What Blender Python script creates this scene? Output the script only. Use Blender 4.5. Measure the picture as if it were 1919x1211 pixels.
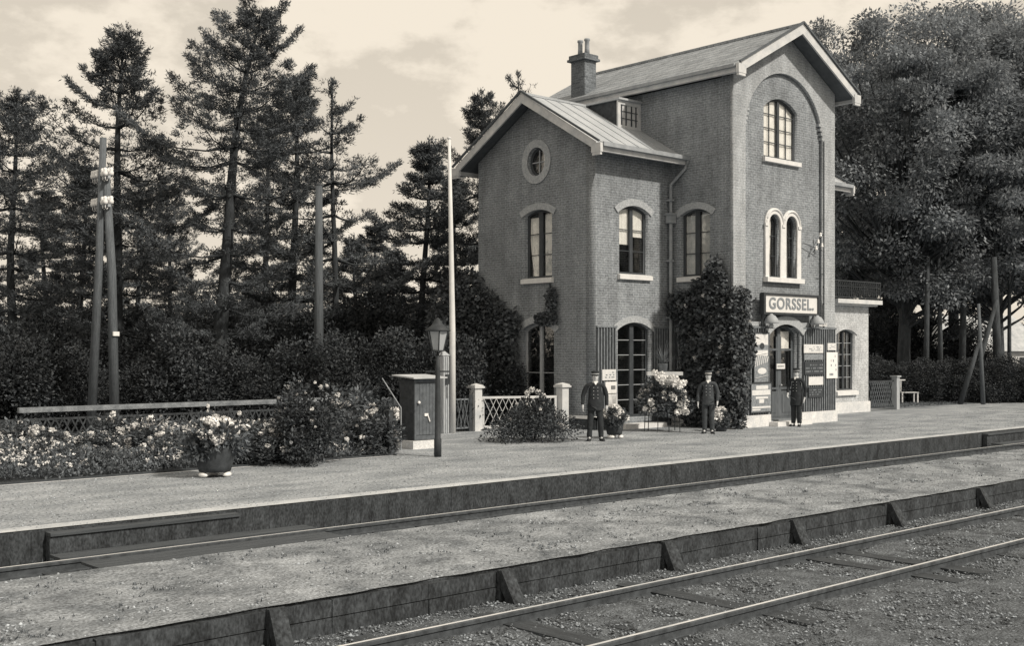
import bpy, math, random
import numpy as np
from mathutils import Vector, Matrix, noise
sc = bpy.context.scene
PI = math.pi
for o in list(bpy.data.objects): bpy.data.objects.remove(o)

# ------------------------------------------------------------------ camera
YAW = math.radians(47.742); FOC = 2178.0; HOR = 654.1; EYE = 2.15
CA, SA = math.cos(YAW), math.sin(YAW)
cam = bpy.data.cameras.new('camera'); camo = bpy.data.objects.new('camera', cam)
sc.collection.objects.link(camo); sc.camera = camo
cam.sensor_width = 36.0; cam.lens = FOC/1919*36.0; cam.shift_y = (HOR-605.5)/1919
cam.clip_start = 0.1; cam.clip_end = 3000
camo.location = (0, 0, EYE); camo.rotation_euler = (PI/2, 0, YAW-PI/2)
sc.render.resolution_x = 1024; sc.render.resolution_y = 647

# ------------------------------------------------------------------ light and sky
SUN_EL, SUN_AZ = math.radians(41), math.radians(13)     # azimuth measured from -Y towards +X
sv = Vector((math.sin(SUN_AZ)*math.cos(SUN_EL), -math.cos(SUN_AZ)*math.cos(SUN_EL), math.sin(SUN_EL)))
sun = bpy.data.lights.new('sun', 'SUN'); sun.energy = 3.4; sun.angle = math.radians(2.5)
sun.color = (1.0, 0.915, 0.79)
suno = bpy.data.objects.new('sun', sun); sc.collection.objects.link(suno)
suno.rotation_euler = (-sv).to_track_quat('-Z', 'Y').to_euler()
w = bpy.data.worlds.new('World'); sc.world = w; w.use_nodes = True
nt = w.node_tree; N = nt.nodes; L = nt.links
bg = N['Background']
sky = N.new('ShaderNodeTexSky'); sky.sky_type = 'NISHITA'; sky.sun_disc = False
sky.sun_elevation = SUN_EL; sky.sun_rotation = math.atan2(sv.x, sv.y)
bw = N.new('ShaderNodeRGBToBW'); L.new(sky.outputs[0], bw.inputs[0])
mr = N.new('ShaderNodeMapRange'); mr.inputs[1].default_value = 0; mr.inputs[2].default_value = 14
mr.inputs[3].default_value = 6.1; mr.inputs[4].default_value = 7.2; L.new(bw.outputs[0], mr.inputs[0])
tc = N.new('ShaderNodeTexCoord')
sep = N.new('ShaderNodeSeparateXYZ'); L.new(tc.outputs['Generated'], sep.inputs[0])
mp = N.new('ShaderNodeMapping'); mp.inputs['Scale'].default_value = (1, 1, 1.9); mp.inputs['Location'].default_value = (0.31, 0.05, 0.4)
L.new(tc.outputs['Generated'], mp.inputs[0])
nz = N.new('ShaderNodeTexNoise'); nz.inputs['Scale'].default_value = 6.0; nz.inputs['Detail'].default_value = 10; nz.inputs['Roughness'].default_value = .58
L.new(mp.outputs[0], nz.inputs['Vector'])
cr = N.new('ShaderNodeMapRange'); cr.interpolation_type = 'SMOOTHSTEP'
cr.inputs[1].default_value = .45; cr.inputs[2].default_value = .565; L.new(nz.outputs['Fac'], cr.inputs[0])
hz = N.new('ShaderNodeMapRange'); hz.inputs[1].default_value = .0; hz.inputs[2].default_value = .30
hz.inputs[3].default_value = .7; hz.inputs[4].default_value = 0; L.new(sep.outputs[2], hz.inputs[0])
mx = N.new('ShaderNodeMath'); mx.operation = 'MAXIMUM'; L.new(cr.outputs[0], mx.inputs[0]); L.new(hz.outputs[0], mx.inputs[1])
mf = N.new('ShaderNodeMix'); mf.data_type = 'FLOAT'; L.new(mx.outputs[0], mf.inputs[0]); L.new(mr.outputs[0], mf.inputs[2]); mf.inputs[3].default_value = 8.5
vm = N.new('ShaderNodeVectorMath'); vm.operation = 'SCALE'; vm.inputs[0].default_value = (1.0, 0.90, 0.755)
L.new(mf.outputs[0], vm.inputs[3]); L.new(vm.outputs[0], bg.inputs[0]); bg.inputs[1].default_value = 0.1
sc.view_settings.view_transform = 'Standard'; sc.view_settings.look = 'None'; sc.view_settings.gamma = 1.0
sc.view_settings.exposure = 0.10; sc.view_settings.use_curve_mapping = False
try:
    sc.cycles.max_bounces = 6; sc.cycles.transparent_max_bounces = 8
except Exception: pass

# ------------------------------------------------------------------ placing helpers: true distances on true planes
def at(px, d, z=0.0):
    l = (px-960)/FOC*d
    return Vector((d*CA+l*SA, d*SA-l*CA, z))

# ------------------------------------------------------------------ scene graph helpers
C = sc.collection
def link(o, parent=None):
    C.objects.link(o)
    if parent is not None: o.parent = parent
    return o
def tag(o, label=None, cat=None, group=None, kind=None):
    if label: o['label'] = label
    if cat: o['category'] = cat
    if group: o['group'] = group
    if kind: o['kind'] = kind
    return o
def thing(name, label, cat, loc=(0, 0, 0), rz=0, group=None):
    o = bpy.data.objects.new(name, None); o.empty_display_size = .2
    o.location = loc; o.rotation_euler = (0, 0, rz); link(o)
    return tag(o, label, cat, group)
def copy_tree(o, parent=None):
    c = o.copy(); C.objects.link(c)
    if parent is not None: c.parent = parent
    for ch in list(o.children): copy_tree(ch, c)
    return c

# ------------------------------------------------------------------ materials
def grey(v, warm=0.0):
    k = max(0.0, 1-v/.70)
    return (v*(1+warm), v*(1+.14*k), v*(1+.30*k)*(1-warm), 1)
MATS = {}
def mat(name, v, rough=.9, var=.0, scale=4.0, bump=0.0, bscale=30.0, stretch=(1, 1, 1), kind=None, spec=.25, metal=0.0, v2=None, detail=6, fine=0.0, fscale=90):
    if name in MATS: return MATS[name]
    m = bpy.data.materials.new(name); m.use_nodes = True
    n = m.node_tree.nodes; l = m.node_tree.links; b = n['Principled BSDF']
    b.inputs['Roughness'].default_value = rough; b.inputs['Specular IOR Level'].default_value = spec
    b.inputs['Metallic'].default_value = metal
    b.inputs['Base Color'].default_value = grey(v)
    t = n.new('ShaderNodeTexCoord'); mpp = n.new('ShaderNodeMapping'); mpp.inputs['Scale'].default_value = stretch
    l.new(t.outputs['Object'], mpp.inputs[0])
    col = None
    if var > 0 or v2 is not None:
        a = n.new('ShaderNodeTexNoise'); a.inputs['Scale'].default_value = scale; a.inputs['Detail'].default_value = detail; a.inputs['Roughness'].default_value = .65
        l.new(mpp.outputs[0], a.inputs['Vector'])
        r = n.new('ShaderNodeMapRange'); r.inputs[1].default_value = .33; r.inputs[2].default_value = .67; l.new(a.outputs['Fac'], r.inputs[0])
        mi = n.new('ShaderNodeMix'); mi.data_type = 'RGBA'
        lo, hi = (v*(1-var), v*(1+var)) if v2 is None else (v, v2)
        mi.inputs[6].default_value = grey(lo); mi.inputs[7].default_value = grey(hi)
        l.new(r.outputs[0], mi.inputs[0]); col = mi.outputs[2]
    if fine > 0:
        a2 = n.new('ShaderNodeTexNoise'); a2.inputs['Scale'].default_value = fscale; a2.inputs['Detail'].default_value = 2
        l.new(mpp.outputs[0], a2.inputs['Vector'])
        r2 = n.new('ShaderNodeMapRange'); r2.inputs[1].default_value = .3; r2.inputs[2].default_value = .7
        r2.inputs[3].default_value = 1-fine; r2.inputs[4].default_value = 1+fine; l.new(a2.outputs['Fac'], r2.inputs[0])
        sc2 = n.new('ShaderNodeVectorMath'); sc2.operation = 'SCALE'
        if col is not None: l.new(col, sc2.inputs[0])
        else: sc2.inputs[0].default_value = grey(v)[:3]
        l.new(r2.outputs[0], sc2.inputs[3]); col = sc2.outputs[0]
    if col is not None: l.new(col, b.inputs['Base Color'])
    if bump > 0:
        a3 = n.new('ShaderNodeTexNoise'); a3.inputs['Scale'].default_value = bscale; a3.inputs['Detail'].default_value = 6
        l.new(mpp.outputs[0], a3.inputs['Vector'])
        bp = n.new('ShaderNodeBump'); bp.inputs['Strength'].default_value = 1.0; bp.inputs['Distance'].default_value = bump
        l.new(a3.outputs['Fac'], bp.inputs['Height']); l.new(bp.outputs[0], b.inputs['Normal'])
    MATS[name] = m
    return m
def brick_mat(name, v, vm, bw_=.22, bh=.075, var=.22):
    m = bpy.data.materials.new(name); m.use_nodes = True
    n = m.node_tree.nodes; l = m.node_tree.links; b = n['Principled BSDF']
    b.inputs['Roughness'].default_value = .92; b.inputs['Specular IOR Level'].default_value = .15
    t = n.new('ShaderNodeTexCoord'); s = n.new('ShaderNodeSeparateXYZ'); l.new(t.outputs['Object'], s.inputs[0])
    ad = n.new('ShaderNodeMath'); ad.operation = 'ADD'; l.new(s.outputs[0], ad.inputs[0]); l.new(s.outputs[1], ad.inputs[1])
    cb = n.new('ShaderNodeCombineXYZ'); l.new(ad.outputs[0], cb.inputs[0]); l.new(s.outputs[2], cb.inputs[1])
    br = n.new('ShaderNodeTexBrick'); l.new(cb.outputs[0], br.inputs['Vector'])
    br.inputs['Scale'].default_value = 1; br.inputs['Brick Width'].default_value = bw_; br.inputs['Row Height'].default_value = bh
    br.inputs['Mortar Size'].default_value = .011; br.inputs['Mortar Smooth'].default_value = .3; br.inputs['Bias'].default_value = 0
    br.inputs['Color1'].default_value = grey(v*(1-var)); br.inputs['Color2'].default_value = grey(v*(1+var)); br.inputs['Mortar'].default_value = grey(vm)
    nn = n.new('ShaderNodeTexNoise'); nn.inputs['Scale'].default_value = 1.3; nn.inputs['Detail'].default_value = 8; nn.inputs['Roughness'].default_value = .7; l.new(t.outputs['Object'], nn.inputs['Vector'])
    r = n.new('ShaderNodeMapRange'); r.inputs[1].default_value = .3; r.inputs[2].default_value = .7; r.inputs[3].default_value = .78; r.inputs[4].default_value = 1.16; l.new(nn.outputs['Fac'], r.inputs[0])
    ms = n.new('ShaderNodeMapping'); ms.inputs['Scale'].default_value = (2.2, 2.2, .35); l.new(t.outputs['Object'], ms.inputs[0]); n3 = n.new('ShaderNodeTexNoise'); n3.inputs['Scale'].default_value = 1.6; n3.inputs['Detail'].default_value = 5; l.new(ms.outputs[0], n3.inputs['Vector']); r4 = n.new('ShaderNodeMapRange'); r4.inputs[1].default_value = .3; r4.inputs[2].default_value = .6; r4.inputs[3].default_value = .80; r4.inputs[4].default_value = 1.05; l.new(n3.outputs['Fac'], r4.inputs[0])
    n2 = n.new('ShaderNodeTexNoise'); n2.inputs['Scale'].default_value = 22; n2.inputs['Detail'].default_value = 3; l.new(t.outputs['Object'], n2.inputs['Vector'])
    r2 = n.new('ShaderNodeMapRange'); r2.inputs[1].default_value = .3; r2.inputs[2].default_value = .7; r2.inputs[3].default_value = .72; r2.inputs[4].default_value = 1.28; l.new(n2.outputs['Fac'], r2.inputs[0])
    mu = n.new('ShaderNodeMath'); mu.operation = 'MULTIPLY'; l.new(r.outputs[0], mu.inputs[0]); l.new(r2.outputs[0], mu.inputs[1])
    mu3 = n.new('ShaderNodeMath'); mu3.operation = 'MULTIPLY'; l.new(mu.outputs[0], mu3.inputs[0]); l.new(r4.outputs[0], mu3.inputs[1])
    vs = n.new('ShaderNodeVectorMath'); vs.operation = 'SCALE'; l.new(br.outputs['Color'], vs.inputs[0]); l.new(mu3.outputs[0], vs.inputs[3])
    l.new(vs.outputs[0], b.inputs['Base Color'])
    bp = n.new('ShaderNodeBump'); bp.inputs['Distance'].default_value = .01; bp.inputs['Strength'].default_value = .8; bp.invert = True
    l.new(br.outputs['Fac'], bp.inputs['Height']); l.new(bp.outputs[0], b.inputs['Normal'])
    MATS[name] = m; return m
def leaf_mat(name, v, var=.35, trans=.25, scale=1.2):
    m = bpy.data.materials.new(name); m.use_nodes = True
    n = m.node_tree.nodes; l = m.node_tree.links; b = n['Principled BSDF']; out = n['Material Output']
    b.inputs['Roughness'].default_value = .65; b.inputs['Specular IOR Level'].default_value = .3
    g = n.new('ShaderNodeNewGeometry'); r = n.new('ShaderNodeMapRange'); l.new(g.outputs['Random Per Island'], r.inputs[0])
    r.inputs[3].default_value = 1-var; r.inputs[4].default_value = 1+var
    oi = n.new('ShaderNodeObjectInfo'); r3 = n.new('ShaderNodeMapRange'); l.new(oi.outputs['Random'], r3.inputs[0]); r3.inputs[3].default_value = .85; r3.inputs[4].default_value = 1.15
    t = n.new('ShaderNodeTexCoord'); nn = n.new('ShaderNodeTexNoise'); nn.inputs['Scale'].default_value = scale; l.new(t.outputs['Object'], nn.inputs['Vector'])
    r2 = n.new('ShaderNodeMapRange'); r2.inputs[1].default_value = .35; r2.inputs[2].default_value = .65; r2.inputs[3].default_value = .75; r2.inputs[4].default_value = 1.3; l.new(nn.outputs['Fac'], r2.inputs[0])
    mu = n.new('ShaderNodeMath'); mu.operation = 'MULTIPLY'; l.new(r.outputs[0], mu.inputs[0]); l.new(r2.outputs[0], mu.inputs[1])
    mu2 = n.new('ShaderNodeMath'); mu2.operation = 'MULTIPLY'; l.new(mu.outputs[0], mu2.inputs[0]); l.new(r3.outputs[0], mu2.inputs[1])
    vs = n.new('ShaderNodeVectorMath'); vs.operation = 'SCALE'; vs.inputs[0].default_value = grey(v)[:3]; l.new(mu2.outputs[0], vs.inputs[3])
    l.new(vs.outputs[0], b.inputs['Base Color'])
    if trans > 0:
        tr = n.new('ShaderNodeBsdfTranslucent'); l.new(vs.outputs[0], tr.inputs[0]); mi = n.new('ShaderNodeMixShader'); mi.inputs[0].default_value = trans
        l.new(b.outputs[0], mi.inputs[1]); l.new(tr.outputs[0], mi.inputs[2]); l.new(mi.outputs[0], out.inputs[0])
    MATS[name] = m; return m
def glass_mat():
    m = bpy.data.materials.new('window_glass'); m.use_nodes = True
    n = m.node_tree.nodes; l = m.node_tree.links; out = n['Material Output']; n.remove(n['Principled BSDF'])
    tr = n.new('ShaderNodeBsdfTransparent'); tr.inputs[0].default_value = (.98, .98, .97, 1)
    gl = n.new('ShaderNodeBsdfGlossy'); gl.inputs['Roughness'].default_value = .03; gl.inputs[0].default_value = (.85, .85, .85, 1)
    lw = n.new('ShaderNodeLayerWeight'); lw.inputs[0].default_value = .5
    pw = n.new('ShaderNodeMath'); pw.operation = 'POWER'; pw.inputs[1].default_value = 4; l.new(lw.outputs['Facing'], pw.inputs[0])
    fr = n.new('ShaderNodeMath'); fr.operation = 'MULTIPLY_ADD'; fr.inputs[1].default_value = .6; fr.inputs[2].default_value = .09; l.new(pw.outputs[0], fr.inputs[0])
    t = n.new('ShaderNodeTexCoord'); nn = n.new('ShaderNodeTexNoise'); nn.inputs['Scale'].default_value = 2.2; l.new(t.outputs['Object'], nn.inputs['Vector'])
    bp = n.new('ShaderNodeBump'); bp.inputs['Distance'].default_value = .008; l.new(nn.outputs['Fac'], bp.inputs['Height']); l.new(bp.outputs[0], gl.inputs['Normal'])
    mi = n.new('ShaderNodeMixShader'); l.new(fr.outputs[0], mi.inputs[0]); l.new(tr.outputs[0], mi.inputs[1]); l.new(gl.outputs[0], mi.inputs[2]); l.new(mi.outputs[0], out.inputs[0])
    MATS['glass'] = m; return m

BRICK = brick_mat('brick_dark', .225, .33, bw_=.21, bh=.068, var=.10)
BRICKL = brick_mat('brick_light', .36, .45, var=.06)
BRICKS = brick_mat('brick_annex', .46, .55, var=.06)
BRICKT = brick_mat('brick_chimney', .15, .2)
ARCHM = mat('arch_brick', .37, var=.25, scale=18, bump=.004, fine=.25)
WHITE = mat('white_paint', .56, rough=.7, var=.18, scale=3, fine=.08)
PLINTH = mat('plinth_render', .62, var=.16, scale=2.5, fine=.14, fscale=40)
STONE = mat('sill_stone', .68, var=.1, scale=5, fine=.1)
SOFFIT = mat('soffit_boards', .10, var=.2, scale=5)
SLATE = None
METALROOF = mat('zinc_roof', .38, rough=.85, var=.16, scale=2.2, fine=.08, fscale=30, stretch=(1, .3, 1))
TARRED = mat('tarred_boards', .045, var=.4, scale=7, fine=.2, rough=.75)
RIB = mat('rib_paint', .17, var=.3, scale=9, fine=.2, rough=.7)
DARKWOOD = mat('dark_frame_paint', .055, rough=.5, var=.2, scale=6)
DOORM = mat('door_paint', .10, rough=.5, var=.25, scale=7, stretch=(1, 1, .3))
BAR = mat('glazing_bar', .34, rough=.6)
CURT = mat('curtain_cloth', .86, var=.10, scale=5, rough=.95)
CURTG = mat('curtain_net', .55, var=.2, scale=9, rough=.95)
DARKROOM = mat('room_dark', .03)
GLASS = glass_mat()
IRON = mat('wrought_iron', .04, rough=.6, var=.2, scale=12)
ZINC = mat('zinc_pipe', .30, rough=.5, var=.2, scale=5)
POLE = mat('pole_wood', .11, var=.3, scale=6, stretch=(6, 6, .35), fine=.25, fscale=30, bump=.004)
POLEW = mat('flagpole_paint', .66, var=.1, scale=3)
GREYWOOD = mat('grey_boards', .36, var=.25, scale=7, stretch=(6, 6, .4), fine=.2, fscale=25)
CER = mat('white_ceramic', .8, rough=.25, spec=.5)
BARK = mat('pine_bark', .040, var=.45, scale=5, stretch=(2, 2, .5), bump=.02, bscale=10)
BARKL = mat('tree_bark', .055, var=.4, scale=4, stretch=(2, 2, .5), bump=.02, bscale=10)
NEEDLE = leaf_mat('pine_needles', .088, trans=.12, scale=.6)
LEAF = leaf_mat('broad_leaves', .22, var=.5, trans=.35, scale=.45)
SHRUB = leaf_mat('shrub_leaves', .085, var=.5, trans=.2)
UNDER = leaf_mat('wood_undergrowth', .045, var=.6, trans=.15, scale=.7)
BEDLEAF = leaf_mat('bed_leaves', .12, var=.6, trans=.25, scale=2.5)
DKSHRUB = leaf_mat('dark_rose_leaves', .055, var=.6, trans=.15)
IVY = leaf_mat('ivy_leaves', .075, var=.6, trans=.15, scale=1.5)
PETAL = leaf_mat('petals', .78, var=.12, trans=.2, scale=6)
PETALG = leaf_mat('petals_dull', .42, var=.3, trans=.2, scale=6)
GRAVEL = mat('platform_gravel', .17, v2=.37, scale=1.3, bump=.03, bscale=22, fine=.50, fscale=34, detail=12, stretch=(.55, 1, 1))
ISLANDM = mat('island_gravel', .10, v2=.33, scale=1.6, bump=.04, bscale=18, fine=.50, fscale=36, detail=12)
KERB = mat('kerb_stone', .44, var=.2, scale=3, fine=.15)
BALL = mat('ballast', .06, v2=.16, scale=5, bump=.05, bscale=30, fine=.5, fscale=48, detail=12)
STONEM = mat('ballast_stone', .20, var=.4, scale=1.5)
WALLM = mat('tarred_platform_wall', .022, v2=.065, scale=5, bump=.01, bscale=20, fine=.4, fscale=40, stretch=(1, 1, .5))
RAILTOP = mat('rail_polished', .62, rough=.4, metal=0.0, spec=.5, var=.15, scale=2)
RAILSIDE = mat('rail_rust', .06, var=.4, scale=9)
SLEEPER = mat('sleeper_wood', .05, var=.4, scale=6, stretch=(6, .6, 6), fine=.3)
DECK = mat('deck_timber', .065, var=.35, scale=5, stretch=(.4, 8, 8), fine=.25)
SOIL = mat('soil', .05, var=.3, scale=3, bump=.03, bscale=9, fine=.3)
GRASSM = mat('grass_ground', .10, v2=.17, scale=3, bump=.03, bscale=20, fine=.4, fscale=30)
CLOTH = mat('uniform_cloth', .030, var=.25, scale=12, rough=.95)
CLOTH2 = mat('uniform_cloth_grey', .055, var=.25, scale=12, rough=.95)
SKIN = mat('skin', .52, rough=.6, var=.08, scale=18)
HAIR = mat('hair', .10, rough=.8)
LINEN = mat('linen_collar', .78, rough=.9)
LEATHER = mat('leather', .025, rough=.4)
BRASS = mat('brass', .45, rough=.35)
PAPER = mat('poster_paper', .66, var=.1, scale=8, fine=.1)
PAPERG = mat('poster_grey', .22, var=.4, scale=22, rough=.5)
INK = mat('poster_ink', .05)
SIGNF = mat('sign_face', .70, rough=.45, var=.05)
SIGNL = mat('sign_letter', .22, rough=.6)
LAMPGL = mat('lamp_glass', .38, rough=.25, spec=.5)
def slate_mat():
    m = brick_mat('roof_slates', .30, .16, bw_=.26, bh=.15, var=.10)
    return m
SLATE = slate_mat()

# ------------------------------------------------------------------ mesh helpers
def mesh_obj(name, verts, faces, m, parent=None, smooth=False, mats=None, midx=None):
    me = bpy.data.meshes.new(name); me.from_pydata([tuple(v) for v in verts], [], faces)
    for mm in (mats or [m]): me.materials.append(mm)
    if midx is not None: me.polygons.foreach_set('material_index', midx)
    if smooth: me.polygons.foreach_set('use_smooth', [True]*len(me.polygons))
    me.update()
    return link(bpy.data.objects.new(name, me), parent)
class MB:
    def __init__(s): s.v = []; s.f = []; s.mi = []; s.cur = 0
    def add(s, vs, fs):
        b = len(s.v); s.v += [tuple(v) for v in vs]; s.f += [tuple(i+b for i in f) for f in fs]; s.mi += [s.cur]*len(fs)
    def box(s, x0, x1, y0, y1, z0, z1):
        s.add([(x0, y0, z0), (x1, y0, z0), (x1, y1, z0), (x0, y1, z0), (x0, y0, z1), (x1, y0, z1), (x1, y1, z1), (x0, y1, z1)],
              [(0, 3, 2, 1), (4, 5, 6, 7), (0, 1, 5, 4), (1, 2, 6, 5), (2, 3, 7, 6), (3, 0, 4, 7)])
    def tube(s, pts, r, n=8, cap=True):
        pts = [Vector(p) for p in pts]; rs = r if isinstance(r, (list, tuple)) else [r]*len(pts)
        rings = []; up = Vector((0, 0, 1))
        for i, p in enumerate(pts):
            d = (pts[min(i+1, len(pts)-1)]-pts[max(i-1, 0)]).normalized()
            a = d.cross(up if abs(d.z) < .95 else Vector((1, 0, 0))).normalized(); b = d.cross(a).normalized()
            rings.append([p+(a*math.cos(2*PI*k/n)+b*math.sin(2*PI*k/n))*rs[i] for k in range(n)])
        vs = [v for ring in rings for v in ring]; fs = []
        for i in range(len(pts)-1):
            for k in range(n):
                fs.append((i*n+k, i*n+(k+1) % n, (i+1)*n+(k+1) % n, (i+1)*n+k))
        if cap: fs.append(tuple(range(n))[::-1]); fs.append(tuple(range((len(pts)-1)*n, len(pts)*n)))
        s.add(vs, fs)
    def bar(s, p, q, wx, wy):          # square bar between p and q
        p, q = Vector(p), Vector(q); d = (q-p).normalized(); up = Vector((0, 0, 1)) if abs(d.z) < .9 else Vector((0, 1, 0))
        a = d.cross(up).normalized()*wx/2; b = d.cross(a).normalized()*wy/2
        vs = [p-a-b, p+a-b, p+a+b, p-a+b, q-a-b, q+a-b, q+a+b, q-a+b]
        s.add(vs, [(0, 3, 2, 1), (4, 5, 6, 7), (0, 1, 5, 4), (1, 2, 6, 5), (2, 3, 7, 6), (3, 0, 4, 7)])
    def lathe(s, prof, c=(0, 0, 0), n=16):
        vs = []; fs = []
        for r, z in prof:
            for k in range(n): vs.append((c[0]+r*math.cos(2*PI*k/n), c[1]+r*math.sin(2*PI*k/n), c[2]+z))
        for i in range(len(prof)-1):
            for k in range(n): fs.append((i*n+k, i*n+(k+1) % n, (i+1)*n+(k+1) % n, (i+1)*n+k))
        fs.append(tuple(range(n))[::-1]); fs.append(tuple(range((len(prof)-1)*n, len(prof)*n)))
        s.add(vs, fs)
    def ball(s, c, r, n=10, sq=(1, 1, 1)):
        m = n//2; vs = [(c[0], c[1], c[2]-r*sq[2])]; fs = []
        for i in range(1, m):
            th = PI*i/m
            for k in range(n): vs.append((c[0]+r*sq[0]*math.sin(th)*math.cos(2*PI*k/n), c[1]+r*sq[1]*math.sin(th)*math.sin(2*PI*k/n), c[2]-r*sq[2]*math.cos(th)))
        vs.append((c[0], c[1], c[2]+r*sq[2])); t = len(vs)-1
        for k in range(n):
            fs.append((0, 1+(k+1) % n, 1+k)); fs.append((t, t-n+k, t-n+(k+1) % n))
        for i in range(m-2):
            for k in range(n): a = 1+i*n; fs.append((a+k, a+(k+1) % n, a+n+(k+1) % n, a+n+k))
        s.add(vs, fs)
    def build(s, name, m, parent=None, smooth=False, mats=None):
        return mesh_obj(name, s.v, s.f, m, parent, smooth, mats, s.mi if mats else None)

class Fr:                         # wall frame: u along the wall, v up, w into the building
    def __init__(s, k, p): s.k = k; s.p = p
    def __call__(s, u, v, w=0.0):
        if s.k == 'F': return (u, s.p+w, v)        # faces -Y
        if s.k == 'L': return (s.p+w, u, v)        # faces -X
        if s.k == 'R': return (s.p-w, u, v)        # faces +X
        if s.k == 'B': return (u, s.p-w, v)        # faces +Y
def fbox(mb, fr, u0, u1, v0, v1, w0, w1):
    a = fr(u0, v0, w0); b = fr(u1, v1, w1)
    mb.box(min(a[0], b[0]), max(a[0], b[0]), min(a[1], b[1]), max(a[1], b[1]), min(a[2], b[2]), max(a[2], b[2]))
def plate(name, fr, outline, holes, w0, w1, m, parent, res=None):
    cu = bpy.data.curves.new('tmp', 'CURVE'); cu.dimensions = '2D'; cu.fill_mode = 'BOTH'; cu.extrude = abs(w1-w0)/2
    for poly in [outline]+list(holes):
        sp = cu.splines.new('POLY'); sp.points.add(len(poly)-1)
        for i, p in enumerate(poly): sp.points[i].co = (p[0], p[1], 0, 1)
        sp.use_cyclic_u = True
    o = bpy.data.objects.new('tmp', cu); C.objects.link(o)
    dg = bpy.context.evaluated_depsgraph_get(); dg.update()
    me = bpy.data.meshes.new_from_object(o.evaluated_get(dg))
    bpy.data.objects.remove(o); bpy.data.curves.remove(cu)
    mid = (w0+w1)/2
    for v in me.vertices:
        u, vv, ww = v.co; v.co = fr(u, vv, mid+ww)
    me.name = name; me.materials.clear(); me.materials.append(m)
    import bmesh
    bm = bmesh.new(); bm.from_mesh(me); bmesh.ops.remove_doubles(bm, verts=bm.verts, dist=1e-5); bmesh.ops.recalc_face_normals(bm, faces=bm.faces); bm.to_mesh(me); bm.free()
    me.update()
    return link(bpy.data.objects.new(name, me), parent)
def arch(u0, u1, v0, vs, vt, n=14):           # rectangle with a segmental or round head
    h = (u1-u0)/2; c = (u0+u1)/2; s = max(vt-vs, 1e-3); R = (h*h+s*s)/(2*s); cy = vt-R; a = math.asin(min(1, h/R))
    if s > h: a = PI/2; R = h; cy = vs
    pts = [(u0, v0), (u1, v0)]
    for i in range(n+1):
        t = a-2*a*i/n; pts.append((c+R*math.sin(t), cy+R*math.cos(t)))
    return pts
def rect(u0, u1, v0, v1): return [(u0, v0), (u1, v0), (u1, v1), (u0, v1)]
def leaves(pos, dirs, nrm, ln, wd):
    """numpy: one rhombus leaf per row"""
    pos = np.asarray(pos, float); d = np.asarray(dirs, float); n = np.asarray(nrm, float)
    d /= np.linalg.norm(d, axis=1)[:, None]+1e-9
    s = np.cross(d, n); s /= np.linalg.norm(s, axis=1)[:, None]+1e-9
    ln = np.asarray(ln)[:, None]*np.ones((len(pos), 1)); wd = np.asarray(wd)[:, None]*np.ones((len(pos), 1))
    v = np.stack([pos, pos+d*ln*.45+s*wd, pos+d*ln, pos+d*ln*.45-s*wd], 1)
    return v.reshape(-1, 3)
def quad_mesh(name, v, m):
    nq = len(v)//4; me = bpy.data.meshes.new(name)
    me.vertices.add(len(v)); me.vertices.foreach_set('co', v.astype(np.float32).ravel())
    me.loops.add(len(v)); me.loops.foreach_set('vertex_index', np.arange(len(v), dtype=np.int32))
    me.polygons.add(nq); me.polygons.foreach_set('loop_start', np.arange(0, len(v), 4, dtype=np.int32))
    try: me.polygons.foreach_set('loop_total', np.full(nq, 4, dtype=np.int32))
    except Exception: pass
    me.materials.append(m); me.update(calc_edges=True); me.validate()
    return me
# ================================================================== ground, platform, tracks
YP, YT1, YI, YR2, YR3 = 14.03, 13.245, 9.124, 8.232, 6.824
ZB = -0.50
mb = MB()
xs = [-400, -60, 0, 60, 120, 500]
ys = [(-400, ZB), (14.6, ZB), (14.6, -.04), (700, -.04)]
vs = [(x, y, z) for x in xs for (y, z) in ys]; fs = []
for i in range(len(xs)-1):
    for j in range(3): fs.append((i*4+j, (i+1)*4+j, (i+1)*4+j+1, i*4+j+1))
g = mesh_obj('ground', vs, fs, None, mats=[BALL, SOIL], midx=[0 if j < 2 else 1 for i in range(len(xs)-1) for j in range(3)]); tag(g, kind='structure')
# platform: one solid slab whose outline widens into the forecourt
def slab(name, poly, z0, z1, m, mside=None):
    n = len(poly); vs = [(x, y, z0) for x, y in poly]+[(x, y, z1) for x, y in poly]
    fs = [tuple(range(n, 2*n))]+[(i, (i+1) % n, n+(i+1) % n, n+i) for i in range(n)]
    return tag(mesh_obj(name, vs, fs, m, mats=[m, mside or m], midx=[0]+[1]*n), kind='structure')
slab('platform', [(-40, YP), (160, YP), (160, 18.45), (60, 20.2), (46, 21.6), (37.9, 21.5), (37.9, 24.5), (14.15, 24.5), (14.15, 18.95), (-40, 18.95)], ZB-.1, 0, GRAVEL, WALLM)
rng = random.Random(5)
def wavy_strip(name, x0, x1, ya, yb, z, m, amp, step=.5, ampb=None):
    vs = []; fs = []; n = int((x1-x0)/step)
    for i in range(n+1):
        x = x0+(x1-x0)*i/n
        vs.append((x, ya+amp*(noise.noise(Vector((x*.7, ya, 0)))+.5*noise.noise(Vector((x*3.1, ya, 2)))), z))
        vs.append((x, yb+(amp if ampb is None else ampb)*(noise.noise(Vector((x*.8, yb, 5)))+.5*noise.noise(Vector((x*2.9, yb, 7)))), z))
    for i in range(n): fs.append((2*i, 2*i+2, 2*i+3, 2*i+1))
    return tag(mesh_obj(name, vs, fs, m), kind='structure')
wavy_strip('platform_edging', -40, 160, YP-.012, YP+.30, .004, KERB, 0, .5, .03)
wavy_strip('platform_edging_back', -40, 14.1, 18.83, 18.96, .004, KERB, .015, .4)
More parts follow.
